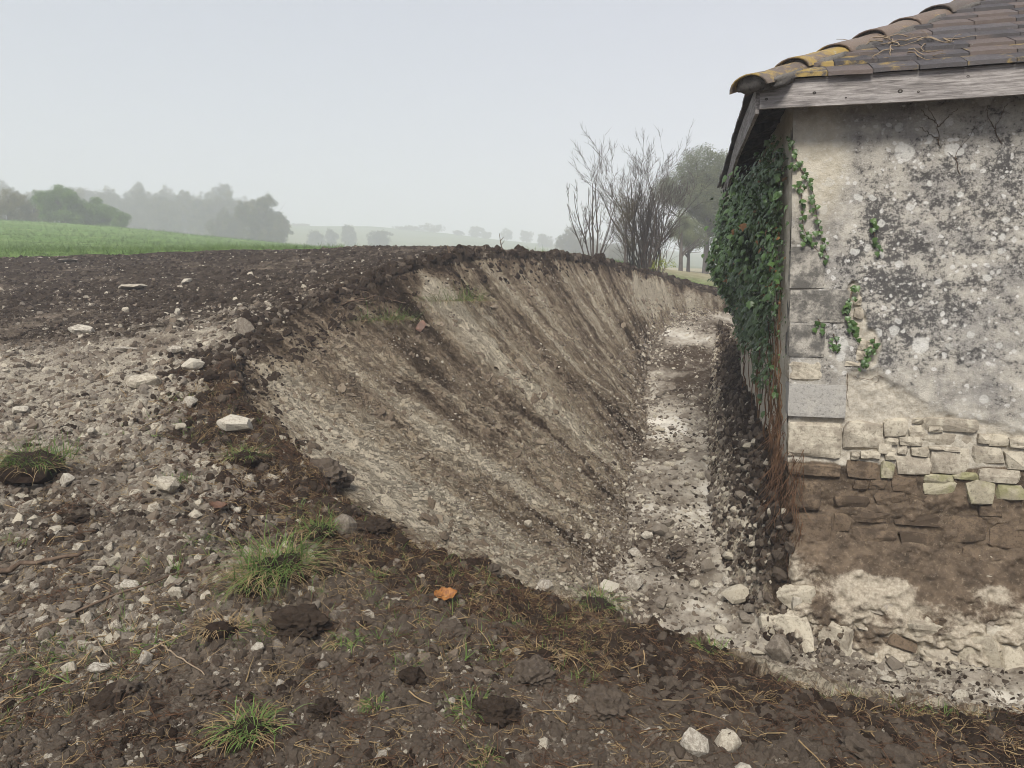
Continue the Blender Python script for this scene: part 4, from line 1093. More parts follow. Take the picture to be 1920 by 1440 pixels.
# crumbs resting on the cut face, thick at its foot
TT2 = Tt.reshape(ny, nx)
xy = spots(19000, 3.6, 18, 1.0, lambda x, y: (greg(x, y) == 1) * np.clip(.08 + .95 * gval(TT2, x, y) ** 4 + .25 * (vn2(x * 2.2, y * 2.2, 14) > .6), 0, 1), rng)
sc = (.006 + .020 * rng.random(len(xy)) ** 2.6) * (1 + .10 * xy[:, 1])
tag(scatter('bank_crumbs', G_BANK, on_ground(xy, .12, sc), any_rot(len(xy), rng), sc, rng=rng), 'loose crumbs and grit lying on the cut bank', 'rubble', kind='stuff')
tk = rng.integers(0, MU, 9000); off_ = rng.normal(.05, .22, 9000); dv = (TA - BA)[tk, :2]; dv /= np.linalg.norm(dv, axis=1)[:, None]
xy = BA[tk, :2] + dv * off_[:, None]; xy = xy[(~in_barn(xy[:, 0], xy[:, 1])) & (xy[:, 1] < 17.5) & (xy[:, 1] > 4.3)]
sc = (.012 + .055 * rng.random(len(xy)) ** 2.6) * (1 + .04 * xy[:, 1])
tag(scatter('toe_rubble', G_TOE, on_ground(xy, .10, sc), any_rot(len(xy), rng), sc, rng=rng), 'loose stony earth slumped along the foot of the cut bank', 'rubble', kind='stuff')
xy = spots(4000, 3.8, 17, 1.0, lambda x, y: (greg(x, y) == 1) * np.clip(.05 + 1.3 * (vn2(x * 2.6, y * 2.6, 17) - .45) + .5 * (gval(TT2, x, y) < .15), 0, 1), rng)
tt_ = gval(TT2, xy[:, 0], xy[:, 1]); sc = (.014 + .055 * rng.random(len(xy)) ** 3.2) * (1 + .05 * xy[:, 1]); sc3 = np.column_stack([sc * 1.4, sc, sc * .6])
tag(scatter('bank_lumps', G_BLUMP, on_ground(xy, .16, sc), lie(gnorm(xy[:, 0], xy[:, 1]) + rng.normal(0, .3, (len(xy), 3)), rng), sc3, rng=rng, pick=np.where(tt_ < .13, 3 + rng.integers(0, 2, len(xy)), rng.integers(0, 3, len(xy)))), 'crumbling lumps of earth and chalk on the cut bank', 'rubble', kind='stuff')
# trench rubble
xy = spots(21000, 3.5, 19, 1.0, lambda x, y: ((greg(x, y) == 2) & ~in_barn(x, y)) * np.clip(.25 + 1.2 * (vn2(x * 1.9, y * 1.5, 21) - .35), .04, 1), rng)
sc = (.012 + .042 * rng.random(len(xy)) ** 2.6) * (1 + .07 * xy[:, 1])
tag(scatter('trench_rubble', G_CHIP, on_ground(xy, .12, sc), any_rot(len(xy), rng), sc, rng=rng), 'broken chalk rubble littering the trench floor', 'rubble', kind='stuff')
xy = spots(4200, 4.2, 16, .6, lambda x, y: ((greg(x, y) == 4) & ~in_barn(x, y)) * np.clip(1.15 - 1.5 * gval(TT2, x, y), .06, 1), rng)
sc = (.010 + .09 * rng.random(len(xy)) ** 3.2)
tag(scatter('wall_side_clods', G_CLOD, on_ground(xy, .05, sc), any_rot(len(xy), rng), sc, rng=rng), 'dark clods on the soil heaped against the ivy wall', 'soil', kind='stuff')
xy = spots(4500, 4.2, 16, .7, lambda x, y: ((greg(x, y) == 4) & ~in_barn(x, y)) * np.clip(-.2 + 1.4 * gval(TT2, x, y), .05, 1), rng)
sc = (.012 + .075 * rng.random(len(xy)) ** 2.8)
tag(scatter('wall_side_rubble', G_TOE, on_ground(xy, .05, sc), any_rot(len(xy), rng), sc, rng=rng), 'pale rubble sloping from the ivy wall down to the trench', 'rubble', kind='stuff')
# straw, rootlets and grass shreds, thickest along the near lip
lipk = lambda x, y: is_soil(x, y) * np.clip(.10 + .9 * np.exp(-(gval(DCR, x, y) / .55) ** 2) * (y < 6) + .45 * (vn2(x * 1.4, y * 1.4, 31) > .58) * (y < 5), 0, 1)
xy = spots(8500, 1.75, 8, 1.2, lipk, rng); L_ = .05 + .16 * rng.random(len(xy)) ** 2
tag(scatter('loose_straw', G_STRAW, on_ground(xy, -.02, L_), lie(gnorm(xy[:, 0], xy[:, 1]) + rng.normal(0, .18, (len(xy), 3)), rng), L_, rng=rng), 'dry straw and grass stems strewn over the soil', 'straw', kind='stuff')
xy = spots(5200, 1.75, 7, 1.2, lambda x, y: is_soil(x, y) * np.clip(.04 + np.exp(-(gval(DCR, x, y) / .45) ** 2), 0, 1) * np.where(x > .5, .3, 1), rng); L_ = .05 + .10 * rng.random(len(xy))
tag(scatter('rootlets', G_ROOT, on_ground(xy, -.12, L_), lie(gnorm(xy[:, 0], xy[:, 1]) + rng.normal(0, .3, (len(xy), 3)), rng), L_, rng=rng), 'fine brown rootlets matting the torn turf edge', 'roots', kind='stuff')
xy = spots(3400, 1.75, 6.5, 1.1, lambda x, y: is_soil(x, y) * (np.clip(.10 + .5 * np.exp(-(gval(DCR, x, y) / .5) ** 2), 0, 1) * (vn2(x * 1.2, y * 1.2, 41) > .5)), rng); L_ = .04 + .07 * rng.random(len(xy))
tag(scatter('grass_shreds', G_GRASS, on_ground(xy, .0, L_), lie(gnorm(xy[:, 0], xy[:, 1]) + rng.normal(0, .35, (len(xy), 3)), rng), L_, rng=rng, pick=np.where(rng.random(len(xy)) < .38, rng.integers(0, 5, len(xy)), rng.integers(5, 8, len(xy)))), 'small torn shreds of grass mixed into the soil', 'grass', kind='stuff')
# low green crop on the field
xy = spots(16000, 17, 90, 1.0, lambda x, y: (greg(x, y) == 3) & (x < 4), rng, .78); L_ = .12 + .16 * rng.random(len(xy)) + .0022 * xy[:, 1]
tag(scatter('field_seedlings', G_GRASS, on_ground(xy, .0, L_), np.column_stack([rng.normal(0, .25, len(xy)), rng.normal(0, .25, len(xy)), rng.uniform(0, 6.28, len(xy))]), L_, rng=rng, pick=rng.integers(0, 5, len(xy))), 'low green seedlings covering the sown field', 'crop', kind='stuff')

# ================================================================== STONES, CLODS, STICKS: one object each
ST = {k: [hull_stone('stone', 100 + i + 10 * j, M[k], 20, .65, .045, 1) for i in range(6)] for j, k in enumerate(('chalk', 'flint', 'rubble'))}
def stone(px_, py_, w_px, h_px, label, mat='chalk', seed=0, cat='stone', group=None, sink=.18, name='stone'):
    P = hit(px_, py_ + h_px * .42); dist = P[1]; w = w_px * dist / FPX * CP; h = h_px * dist / FPX * 1.15
    r = random.Random(seed * 7 + int(px_)); me = ST[mat][r.randrange(6)]
    n = gnorm(np.array([P[0]]), np.array([P[1]]))[0]
    o = obj(name, me, None, (P[0], P[1] + w * .3, gz(np.array([P[0]]), np.array([P[1] + w * .3]))[0] + h * (.5 - sink)), (r.uniform(-.2, .2), r.uniform(-.2, .2), r.uniform(-.4, .4)), (w * 1.05, w * .9, h * 1.55))
    return tag(o, label, cat, group)
stones = [
    (437, 815, 72, 34, 'large white broken stone on grey soil near the bank edge', 'chalk'),
    (148, 620, 52, 20, 'long pale stone on dark soil at far left', 'chalk'),
    (240, 541, 56, 10, 'flat pale slab lying level in the dark upper soil', 'rubble'),
    (347, 529, 21, 9, 'small white block alone in the dark upper soil', 'chalk'),
    (352, 757, 31, 21, 'rounded cream stone below the rubble hollow', 'chalk'),
    (326, 662, 29, 17, 'cream angular stone above the hollow in the grey soil', 'chalk'),
    (356, 690, 46, 24, 'pale two-humped stone at rim of the hollow', 'chalk'),
    (35, 770, 38, 18, 'flat white stone at the left edge of the grey patch', 'chalk'),
    (262, 716, 66, 30, 'big half-buried chalk slab with a ridged top', 'rubble'),
    (122, 490, 34, 7, 'thin white slab at the border of the green field', 'chalk'),
    (457, 622, 34, 40, 'upright brown block standing on the bank corner', 'flint'),
    (332, 585, 11, 13, 'small upright white stone in mid dark soil', 'chalk'),
    (234, 582, 15, 12, 'small tan stone left of the upright white stone', 'rubble'),
    (233, 659, 45, 10, 'low pale stone pair in the grey soil', 'chalk'),
    (645, 990, 46, 48, 'grey upright boulder at the torn turf edge', 'flint'),
    (990, 986, 17, 17, 'single round stone stuck on the lower cut bank', 'rubble'),
    (1020, 1104, 36, 30, 'white chalk lump at the foot of the cut bank', 'chalk'),
    (1145, 1106, 44, 30, 'white angular rock at the near end of the trench', 'chalk'),
    (1190, 1098, 40, 30, 'second white rock beside the trench end, further right', 'chalk'),
    (1384, 1121, 52, 42, 'large cream boulder below the barn corner', 'rubble'),
    (1466, 1226, 62, 54, 'big grey boulder at the foot of the barn corner', 'flint'),
    (1240, 1000, 34, 24, 'rounded grey stone alone on the trench floor', 'flint'),
    (1808, 1304, 32, 22, 'white stone against the pale ledge under the wall', 'chalk'),
    (1622, 1326, 18, 12, 'white oval pebble on the ledge below the barn', 'chalk'),
    (1411, 1313, 13, 11, 'small white pebble on dark soil before the barn', 'chalk'),
    (1306, 1400, 58, 56, 'large white stone at the bottom edge of the picture', 'chalk'),
    (1368, 1392, 50, 46, 'soil-smeared white stone beside a dark gap, bottom right', 'rubble'),
    (1364, 1350, 34, 11, 'flat white flake on top of the smeared stone', 'chalk'),
    (1398, 1361, 18, 18, 'small knobbly stone right of the white flake', 'flint'),
    (1665, 1372, 18, 14, 'lone pale stone in the dark soil, lower right', 'chalk'),
    (269, 1238, 28, 30, 'knobbly grey-white stone in the lower left soil', 'chalk'),
    (180, 1261, 40, 22, 'oval white stone in the lower left soil', 'chalk'),
    (125, 1256, 32, 24, 'yellowish stone left of the oval white one', 'rubble'),
    (307, 921, 50, 32, 'yellowish stone half wrapped in torn turf', 'rubble'),
    (119, 909, 34, 24, 'white stone beside the dry grass clump at left', 'chalk'),
    (482, 1216, 26, 20, 'bright white angular stone right of the rooty clod', 'chalk'),
    (205, 1287, 20, 20, 'small round stone below the oval white one', 'chalk'),
    (80, 1195, 34, 26, 'dull grey stone by the left grass shreds', 'flint'),
    (326, 1114, 30, 24, 'pale dusty stone under the long twig', 'rubble'),
    (238, 1102, 36, 22, 'white-topped stone above the long twig', 'chalk'),
    (524, 1284, 18, 18, 'small white pebble right of the large root clod', 'chalk'),
    (628, 1157, 22, 20, 'speckled stone beside the dark turf clod', 'flint'),
    (338, 807, 22, 14, 'small cream stone in the grey soil left of the large white one', 'rubble'),
    (170, 812, 20, 15, 'small rounded stone on the grey soil at left', 'chalk'),
    (15, 798, 22, 22, 'pale stone cut by the left edge of the picture', 'rubble'),
    (125, 1148, 42, 26, 'wide dusty stone below the thick branch', 'flint'),
    (445, 962, 20, 16, 'small white stone next to the curled brown leaf', 'chalk'),
    (620, 942, 38, 20, 'tan stone on the lip above the grey boulder', 'rubble'),
    (1215, 1010, 24, 16, 'pale stone in the trench beside the lone grey one', 'chalk'),
    (1330, 1060, 30, 26, 'grey rock at the right side of the trench', 'flint'),
]
for i, q in enumerate(stones): stone(q[0], q[1], q[2], q[3], q[4], q[5], i)
def many(n, y0, y1, keep, size, mats, name, label, cat, group, seed, sink=.15, flat=.75):
    lab = label if callable(label) else (lambda x, y: label)
    g = np.random.default_rng(seed); xy = spots(n, y0, y1, 1.0, keep, g, .66); r = random.Random(seed)
    for x, y_ in xy:
        s_ = size(r) * (1 + .08 * y_); me = ST[r.choice(mats)][r.randrange(6)] if mats else r.choice(CL)
        z_ = gz(np.array([x]), np.array([y_]))[0]
        o = obj(name, me, None, (x, y_, z_ + s_ * flat * (.35 - sink)), (r.uniform(-.5, .5), r.uniform(-.5, .5), r.uniform(0, 6.28)), (s_, s_ * r.uniform(.7, 1), s_ * flat * r.uniform(.9, 1.4)))
        tag(o, lab(x, y_), cat, group)
CL = [clod_mesh('clod', 30 + i, M['clod'] if i % 2 else M['dustclod'], 3, .5) for i in range(6)]
many(200, 1.9, 7.5, lambda x, y: is_soil(x, y) * np.clip(.25 + gval(PALE, x, y), 0, 1), lambda r: .018 + .040 * r.random() ** 2, ('chalk', 'flint', 'flint', 'rubble'), 'stone', lambda x, y: ('small pale stone in the dusty stony patch at left' if PALE[min(ny - 1, np.searchsorted(YS, y)), min(nx - 1, np.searchsorted(XS, x))] > .25 else 'small pale stone in the dark soil of the upper plateau' if y > 5 else 'small pale stone in the dark foreground soil, left half' if x < -.3 else 'small pale stone in the dark foreground soil, right half'), 'stone', 'small stones in the turned soil', 8)
many(150, 4.4, 13, lambda x, y: (greg(x, y) == 2) & ~in_barn(x, y) & (x < 2.6), lambda r: .035 + .06 * r.random() ** 2, ('chalk', 'flint', 'flint', 'rubble'), 'rock', lambda x, y: ('fist-sized rock in the near rubble of the trench beside the barn corner' if y < 6.2 else 'fist-sized rock midway along the trench floor' if y < 9 else 'rock in the far part of the trench floor'), 'rock', 'rocks on the trench floor', 9)
many(60, 4.5, 9, lambda x, y: (greg(x, y) == 4) & ~in_barn(x, y), lambda r: .04 + .07 * r.random() ** 2, ('flint', 'rubble', 'flint'), 'rock', 'rough rock stuck in the soil heaped against the ivy wall', 'rock', 'rocks in the soil by the ivy wall', 10)
many(70, 1.9, 5.0, lambda x, y: is_soil(x, y) * (.15 + np.exp(-(gval(DCR, x, y) / .5) ** 2)), lambda r: .05 + .07 * r.random() ** 1.5, None, 'soil_clod', lambda x, y: ('lumpy dark soil clod loose in the left foreground' if x < -.5 else 'lumpy dark soil clod loose in the middle foreground' if x < .6 else 'lumpy dark soil clod loose in the right foreground'), 'soil clod', 'dark clods in the foreground', 12, .2)

def clump(px_, py_, w_px, label, dry=False, green=True, clod=True, seed=1, name='grass_tuft', h=1.0, n=70):
    P = hit(px_, py_); w = w_px * P[1] / FPX; t = tag(empty(name, (P[0], P[1], gz(np.array([P[0]]), np.array([P[1]]))[0])), label, 'grass')
    if clod:
        me = clod_mesh('root_clod', seed + 200, M['clod_root'], 3, .4); obj('root_clod', me, t, (0, 0, w * .08), (0, 0, seed), (w * .8, w * .7, w * .6))
    if green: obj('green_blades', blades_mesh('green_blades', M['grass'], int(n * 1.7), w * .75 * h, .0042, .9, 1.5, .7, seed, w * .42), t, (0, 0, w * (.22 if clod else 0)))
    if dry: obj('dry_blades', blades_mesh('dry_blades', M['straw'], int(n * 1.5), w * .75 * h, .0030, 1.3, .9, .30, seed + 5, w * .45), t, (0, 0, w * (.20 if clod else 0)))
    return t
clump(520, 1085, 135, 'large bright green grass tuft on an upturned turf clod', True, True, True, 1, n=150)
clump(475, 1110, 80, 'drooping pale grass tuft left of the large green one', True, True, True, 2, n=60)
clump(60, 895, 150, 'broad half-dry grass clump at the left edge', True, True, True, 3, h=.6, n=150)
clump(462, 1385, 120, 'green and straw-coloured tuft in the bottom foreground', True, True, True, 4, h=.75, n=70)
clump(372, 1012, 42, 'small lone green tuft in the stony soil', False, True, False, 5, n=26)
clump(128, 1225, 75, 'loose green grass shreds beside the dull grey stone', False, True, False, 6, h=.7, n=40)
clump(458, 868, 70, 'dark green tuft just below the large white stone', True, True, True, 7, h=.7, n=60)
clump(600, 1005, 70, 'thin grass tuft on the lip beside the grey boulder', True, True, True, 8, h=.8, n=50)
clump(1115, 1150, 95, 'overhanging dry tuft at the near trench end', True, True, True, 9, h=.7, n=70)
clump(1010, 1250, 95, 'ochre dry tuft on a dark overhanging clod', True, False, True, 10, h=.6, n=70)
clump(725, 600, 95, 'grass patch slipped onto the upper cut bank, nearer one', True, True, False, 11, h=.7, n=150)
clump(850, 565, 120, 'grass patch slipped onto the upper cut bank, further one', True, True, False, 12, h=.6, n=170)
clump(410, 1190, 80, 'straw-covered root clod in the left foreground', True, False, True, 13, h=.9, n=60)
clump(650, 1200, 60, 'wispy yellowish tuft right of the dark turf clod', True, True, False, 14, h=.8, n=30)
clump(885, 1330, 90, 'flattened straw and green tuft at bottom centre', True, True, False, 15, h=.7, n=60)
clump(770, 1160, 60, 'dry stems around the orange leaf', True, False, False, 16, h=.8, n=30)
clump(40, 1010, 60, 'short faded tuft below the broad left clump', True, True, False, 17, h=.6, n=40)
clump(1330, 1230, 60, 'sparse straw tuft on the lip before the barn corner', True, True, True, 18, h=.7, n=40)
for i, (x_, y_, w_, lab) in enumerate(((690, 1085, 46, 'small wispy tuft on the lip above the orange leaf'), (560, 1235, 40, 'thin straw tuft below the big dark turf clod'), (330, 900, 50, 'flattened faded tuft around the yellowish stone'), (240, 860, 44, 'sparse dry tuft in the grey patch at left'),
        (760, 1250, 60, 'matted straw tuft in the middle foreground'), (1190, 1250, 50, 'trampled dry tuft on the lip beside the trench end'), (900, 1420, 60, 'green and yellow tuft at the bottom centre edge'), (1180, 1410, 56, 'grass shreds left of the large white stone at the bottom'), (700, 1320, 50, 'brown straw tuft left of the flattened one'), (250, 1020, 40, 'faint grass tuft above the white-topped stone'), (560, 960, 50, 'small green tuft between the lip clods'))):
    clump(x_, y_, w_, lab, True, i % 2 == 0, False, 60 + i, h=.75, n=34)
for i, (x_, y_, w_, lab) in enumerate(((560, 1180, 105, 'big dark torn turf clod under the green tuft'), (1005, 1275, 90, 'dark hollowed clod hanging over a gap in the foreground'), (610, 905, 95, 'root-matted clod on the bank lip'), (700, 1000, 70, 'rooty brown clod along the lip right of the grey boulder'),
        (395, 1298, 62, 'grey knobbly clod with stones in the lower left'), (1135, 1330, 100, 'rounded grey-brown clod at the lower centre'), (930, 1340, 85, 'crumbly clod left of the rounded one'), (1270, 1040, 40, 'brown clod resting on the trench floor'), (1405, 1290, 44, 'dark lump on the lip below the grey boulder'), (610, 1340, 70, 'stony dark clod near the bottom tuft'), (840, 1200, 80, 'wide brown clod behind the orange leaf'))):
    P = hit(x_, y_); w = w_ * P[1] / FPX
    tag(obj('soil_clod', clod_mesh('clod', 300 + i, M['clod'] if i % 3 == 0 else M['dustclod'], 4, .5), None, (P[0], P[1], gz(np.array([P[0]]), np.array([P[1]]))[0] + w * .08), (0, 0, i), (w, w * .8, w * .85)), lab, 'soil clod')

def mat_bark(name, a, b):
    s = NT(name, .9, .03); n1 = s.noise(18, 6, .7); n2 = s.noise(3, 3, .6)
    return s.done(s.mix(s.mapr(s.math('ADD', s.math('MULTIPLY', n1, .6), s.math('MULTIPLY', n2, .4)), .35, .65), a, b), s.bump(n1, .6, .01))
M['stick'] = mat_bark('dead_stick', (.055, .037, .027), (.17, .125, .09)); M['bark'] = mat_bark('grey_bark', (.050, .043, .037), (.125, .108, .092)); M['palestick'] = mat_bark('pale_stick', (.16, .12, .08), (.34, .27, .19))
def stick(pts, r, label, mat='stick', lift=.012, name='twig', cat='twig', forks=0, seed=0):
    rr = random.Random(seed); W = []
    for (a, b) in pts: P = hit(a, b); W.append(np.array([P[0], P[1], gz(np.array([P[0]]), np.array([P[1]]))[0] + lift + r]))
    W = resample(np.array(W), 14) if len(W) > 2 else np.array([W[0] + (W[1] - W[0]) * k for k in np.linspace(0, 1, 14)])
    for w_ in W: w_[2] = max(w_[2], gz(np.array([w_[0]]), np.array([w_[1]]))[0] + r * .6)
    W = W + np.array([[rr.gauss(0, r * .5) for _ in range(3)] for _ in W])
    c = W.mean(0); segs = [(W - c, np.linspace(r, r * .55, 14) * np.array([1 + rr.uniform(-.1, .15) for _ in W]))]
    for f in range(forks):
        i = rr.randrange(3, 11); d = W[i + 1] - W[i]; d /= np.linalg.norm(d); s_ = np.array([-d[1], d[0], .3]) * rr.choice((-1, 1)); L = rr.uniform(.06, .16)
        segs.append((np.array([W[i] - c + (d * .7 + s_ * .7) * L * k for k in (0, .35, .7, 1)]), np.array([r * .55, r * .45, r * .35, r * .2])))
    tag(obj(name, tube_mesh(name, segs, M[mat], 6), None, c), label, cat)
stick([(-30, 1088), (60, 1070), (155, 1050)], .014, 'thick broken branch at the left edge with a pale split end', 'stick', .02, 'branch', 'branch', 1, 1)
stick([(75, 1185), (200, 1130), (310, 1090), (395, 1047)], .0065, 'long thin twig lying slantwise across the left foreground', 'stick', .012, 'twig', 'twig', 1, 2)
stick([(122, 1088), (165, 1085), (210, 1117)], .0055, 'short curved twig under the thick branch', 'stick', .01, 'twig', 'twig', 0, 3)
stick([(102, 912), (160, 930), (220, 975)], .006, 'dark twig beside the left grass clump', 'stick', .01, 'twig', 'twig', 1, 4)
stick([(178, 1200), (212, 1258)], .0032, 'thin upright straw-coloured stalk near the oval white stone', 'palestick', .015, 'stalk', 'stalk', 0, 5)
stick([(300, 1215), (330, 1240), (385, 1275)], .004, 'bent pale stalk beside the straw-covered clod', 'palestick', .02, 'stalk', 'stalk', 0, 6)
stick([(640, 575), (700, 562), (760, 572)], .012, 'dark stick lying on the bank crest', 'stick', .01, 'twig', 'twig', 1, 7)
stick([(1035, 1192), (1085, 1180)], .003, 'pair of pale straws at the trench lip', 'palestick', .012, 'stalk', 'stalk', 1, 8)
stick([(100, 622), (118, 605)], .008, 'short leaning stick left of the long pale stone', 'stick', .02, 'twig', 'twig', 0, 9)
stick([(1715, 1300), (1722, 1278)], .003, 'single dry stalk on the ledge below the wall', 'palestick', .02, 'stalk', 'stalk', 0, 10)
def snag(px_, py_, h_px, lean, label, r=.02, seed=0):           # twigs sticking up out of the crest
    rr = random.Random(seed); P = hit(px_, py_ + 4); h = h_px * P[1] / FPX
    pts = np.array([(lean * h * k + rr.gauss(0, .015 * h), rr.gauss(0, .02 * h), h * k - .05) for k in np.linspace(0, 1, 7)])
    segs = [(pts, np.linspace(r, r * .35, 7))]
    for k in range(2):
        i = 3 + k; d = np.array([rr.choice((-1, 1)) * .5, 0, .6]) * h * .3; segs.append((np.array([pts[i], pts[i] + d * .5, pts[i] + d]), np.array([r * .5, r * .4, r * .2])))
    tag(obj('twig', tube_mesh('twig', segs, M['stick'], 5), None, (P[0], P[1], gz(np.array([P[0]]), np.array([P[1]]))[0])), label, 'twig')
snag(845, 470, 20, -.3, 'dark forked stub poking up from the bank crest', .03, 1)
snag(943, 472, 42, -.15, 'tall thin twig standing on the bank crest', .012, 2)
snag(735, 466, 14, .2, 'short twig on the crest left of the forked stub', .012, 3)
snag(890, 470, 12, .1, 'tiny twig between the forked stub and the tall twig', .010, 4)
snag(1056, 485, 12, .4, 'short leaning twig near the sapling end of the crest', .012, 5)
# fallen leaves and a tile shard
def leaf_mesh(name, mat, curl=.35, lobes=0, seed=0):
    V, Fc = [], []; n = 8
    for i in range(n + 1):
        k = i / n; w = .40 * math.sin(math.pi * min(1, k * .92 + .06)) ** .8 * (1 + (.18 * math.sin(k * 19) if lobes else 0)); x = k - .5; z0 = curl * (x * x) * 1.2
        for s_ in (-1, -.5, 0, .5, 1): V.append((x, w * s_, z0 + abs(s_) ** 2 * curl * .35 + .02 * math.sin(seed + 9 * k + 3 * s_)))
    for i in range(n):
        for j in range(4): a = i * 5 + j; Fc.append((a, a + 1, a + 6, a + 5))
    return mesh_np(name, np.array(V), np.array(Fc), mat, True)
def mat_leaf(name, a, b):
    s = NT(name, .6, .3); return s.done(s.mix(s.mapr(s.noise(7, 5, .7), .35, .65), a, b))
for i, (x_, y_, w_, lab, ca, cb, rt_) in enumerate(((835, 1132, 46, 'orange fallen leaf on the dark torn turf', (.36, .16, .04), (.17, .065, .02), (.55, .0, .3)), (410, 962, 34, 'curled brown leaf in the stony soil', (.13, .07, .04), (.08, .04, .025), (.35, .1, .1)), (1500, 1330, 24, 'dark withered leaf near the barn ledge', (.06, .05, .04), (.10, .08, .06), (.2, .1, 1.0)), (468, 935, 26, 'reddish-brown leaf fragment above the curled leaf', (.09, .05, .035), (.06, .03, .022), (.3, .2, 2.0)))):
    P = hit(x_, y_); w = w_ * P[1] / FPX
    tag(obj('leaf', leaf_mesh('leaf', mat_leaf('fallen_leaf_%d' % i, ca, cb), .4, 1, i), None, (P[0], P[1], gz(np.array([P[0]]), np.array([P[1]]))[0] + w * .35), rt_, (w, w * .8, w)), lab, 'leaf')
P = hit(790, 612); w = 28 * P[1] / FPX; nn = gnorm(np.array([P[0]]), np.array([P[1]]))
tag(obj('tile_shard', hull_block('tile_shard', w, .03, w * .5, 3, M['redtile'], .2), None, (P[0], P[1], P[2] + .005), lie(nn)[0]), 'broken red tile shard stuck in the upper cut bank', 'tile shard')
# ================================================================== IVY AND ROOTS ON THE BARN
def mat_foliage(name, a, b, tr=.3, spec=.35, rough=.5):
    s = NT(name, rough, spec)
    r = rnd(s); g = s.n.new('ShaderNodeNewGeometry').outputs['Random Per Island']
    s.done(s.mix(s.math('ADD', s.math('MULTIPLY', r, .6), s.math('MULTIPLY', g, .4)), a, b))
    t = s.n.new('ShaderNodeBsdfTranslucent'); mx = s.n.new('ShaderNodeMixShader'); mx.inputs[0].default_value = tr
    s.l.new(s.b.inputs['Base Color'].links[0].from_socket, t.inputs[0]); out = s.n['Material Output']
    s.l.new(s.b.outputs[0], mx.inputs[1]); s.l.new(t.outputs[0], mx.inputs[2]); s.l.new(mx.outputs[0], out.inputs[0])
    return s.m
M['ivy'] = mat_foliage('ivy_leaf', (.024, .060, .016), (.095, .165, .045), .15, .45, .38)
M['ivy_old'] = mat_foliage('withered_ivy_leaf', (.13, .065, .03), (.26, .14, .06), .15, .2, .7)
def ivy_leaf(name, mat, seed):
    r = random.Random(seed); out = [(0, 0), (.30, .02), (.50, .20), (.34, .34), (.46, .58), (.22, .60), (0, 1.0), (-.22, .60), (-.46, .58), (-.34, .34), (-.50, .20), (-.30, .02)]
    V = [(0, .38, .05)] + [(x * r.uniform(.85, 1.1), y * r.uniform(.9, 1.05), -.10 * abs(x) * 2 + r.uniform(-.04, .04) - .10 * y * y) for x, y in out]
    V = [(x, -y, z_) for x, y, z_ in V]                        # hangs down -y, faces +z
    Fc = [(0, (i + 1) % 12 + 1, i + 1) for i in range(12)]
    return mesh_pd(name, V, Fc, mat, True)
ivy_leaves = [ivy_leaf('leaf', M['ivy'], i) for i in range(4)]; ivy_old = [ivy_leaf('leaf', M['ivy_old'], 9 + i) for i in range(2)]
G_IVY = source('ivy_leaf', ivy_leaves * 4 + ivy_old)
def face_to(n, down, rng):                                      # euler turning +z to n with -y pointing down the wall
    out = np.empty((len(n), 3))
    for i in range(len(n)):
        zz = Vector(n[i]).normalized(); yy = Vector(-np.asarray(down[i])); xx = yy.cross(zz).normalized(); yy = zz.cross(xx)
        out[i] = Matrix((xx, yy, zz)).transposed().to_euler()[:]
    return out
def WL(k, z_, off): P = COR + np.outer(k, B_) + np.outer(off, NL); return np.column_stack([P[:, 0] + LEAN * (z_ - 1.5), P[:, 1], z_])
rng = np.random.default_rng(21)
ivy = tag(empty('ivy', (*wall_pt(6.5), .6)), 'thick dark green ivy covering the side wall of the barn', 'ivy')
IV0 = np.array(ivy.location)
def ivy_thick(k, z_):
    t = .195 * sstep(.9, 2.0, z_) * (.45 + .55 * sstep(.2, 1.3, k)) * (1 + .75 * fbm(k * 2.1, z_ * 2.1, 4, 3))
    t = t + .17 * np.exp(-((k - 3.4) / .8) ** 2 - ((z_ - 1.95) / .30) ** 2) + .05 * sstep(2.0, 2.4, z_) * sstep(2.0, 3.2, k)
    return np.maximum(t, .03) + .02
m = 44000; k = rng.uniform(.0, 4.6, m); zz = rng.uniform(.45, 2.86, m)
low = np.interp(k, [0, .3, .8, 1.6, 2.6, 4.6], [1.3, .85, .72, .8, .9, 1.05]) + .18 * fbm(k * 4, k * 0 + 1, 3, 5)
dens = np.clip(sstep(.05, .9, k) * 1.0 + .16 + .25 * (zz > 2.2) * (k < .5), 0, 1) * sstep(-.10, .75, zz - low) * np.clip(.55 + 1.9 * fbm(k * 3, zz * 2.2, 3, 8), .05, 1)
dens = dens * sstep(.02, -.22, zz - np.interp(k, [0, .5, .9, 2, 3.2, 4.6], [2.74, 2.70, 2.62, 2.62, 2.70, 2.70])); keep = rng.random(m) < dens; k, zz = k[keep], zz[keep]
th = ivy_thick(k, zz); dd = th * (1 - rng.random(len(k)) ** 2.2 * .9) + np.maximum(0, rng.normal(-.05, .05, len(k)))
P = WL(k, zz, dd); n = NL[None].repeat(len(k), 0); n = np.column_stack([n, np.full(len(k), .45)]) + rng.normal(0, .42, (len(k), 3)) + np.array([0, -.35, 0])
sz = (.020 + .056 * rng.random(len(k)) ** 2.2) * (.8 + .3 * sstep(0, 1, k))
down = np.tile([0, 0, -1.0], (len(k), 1)) + rng.normal(0, .35, (len(k), 3)); rot = face_to(n, down, rng)
old = rng.random(len(k)) < (.008 + .06 * np.exp(-((k - .35) / .3) ** 2)); pick = np.where(old, 16 + rng.integers(0, 2, len(k)), rng.integers(0, 16, len(k)))
order = np.argsort(-(sz / P[:, 1] * (dd / th > .8)))
for i in order[:280]:
    me = ivy_old[pick[i] - 16] if old[i] else ivy_leaves[pick[i] % 4]
    obj('leaf', me, ivy, P[i] - IV0, rot[i], (sz[i],) * 3)
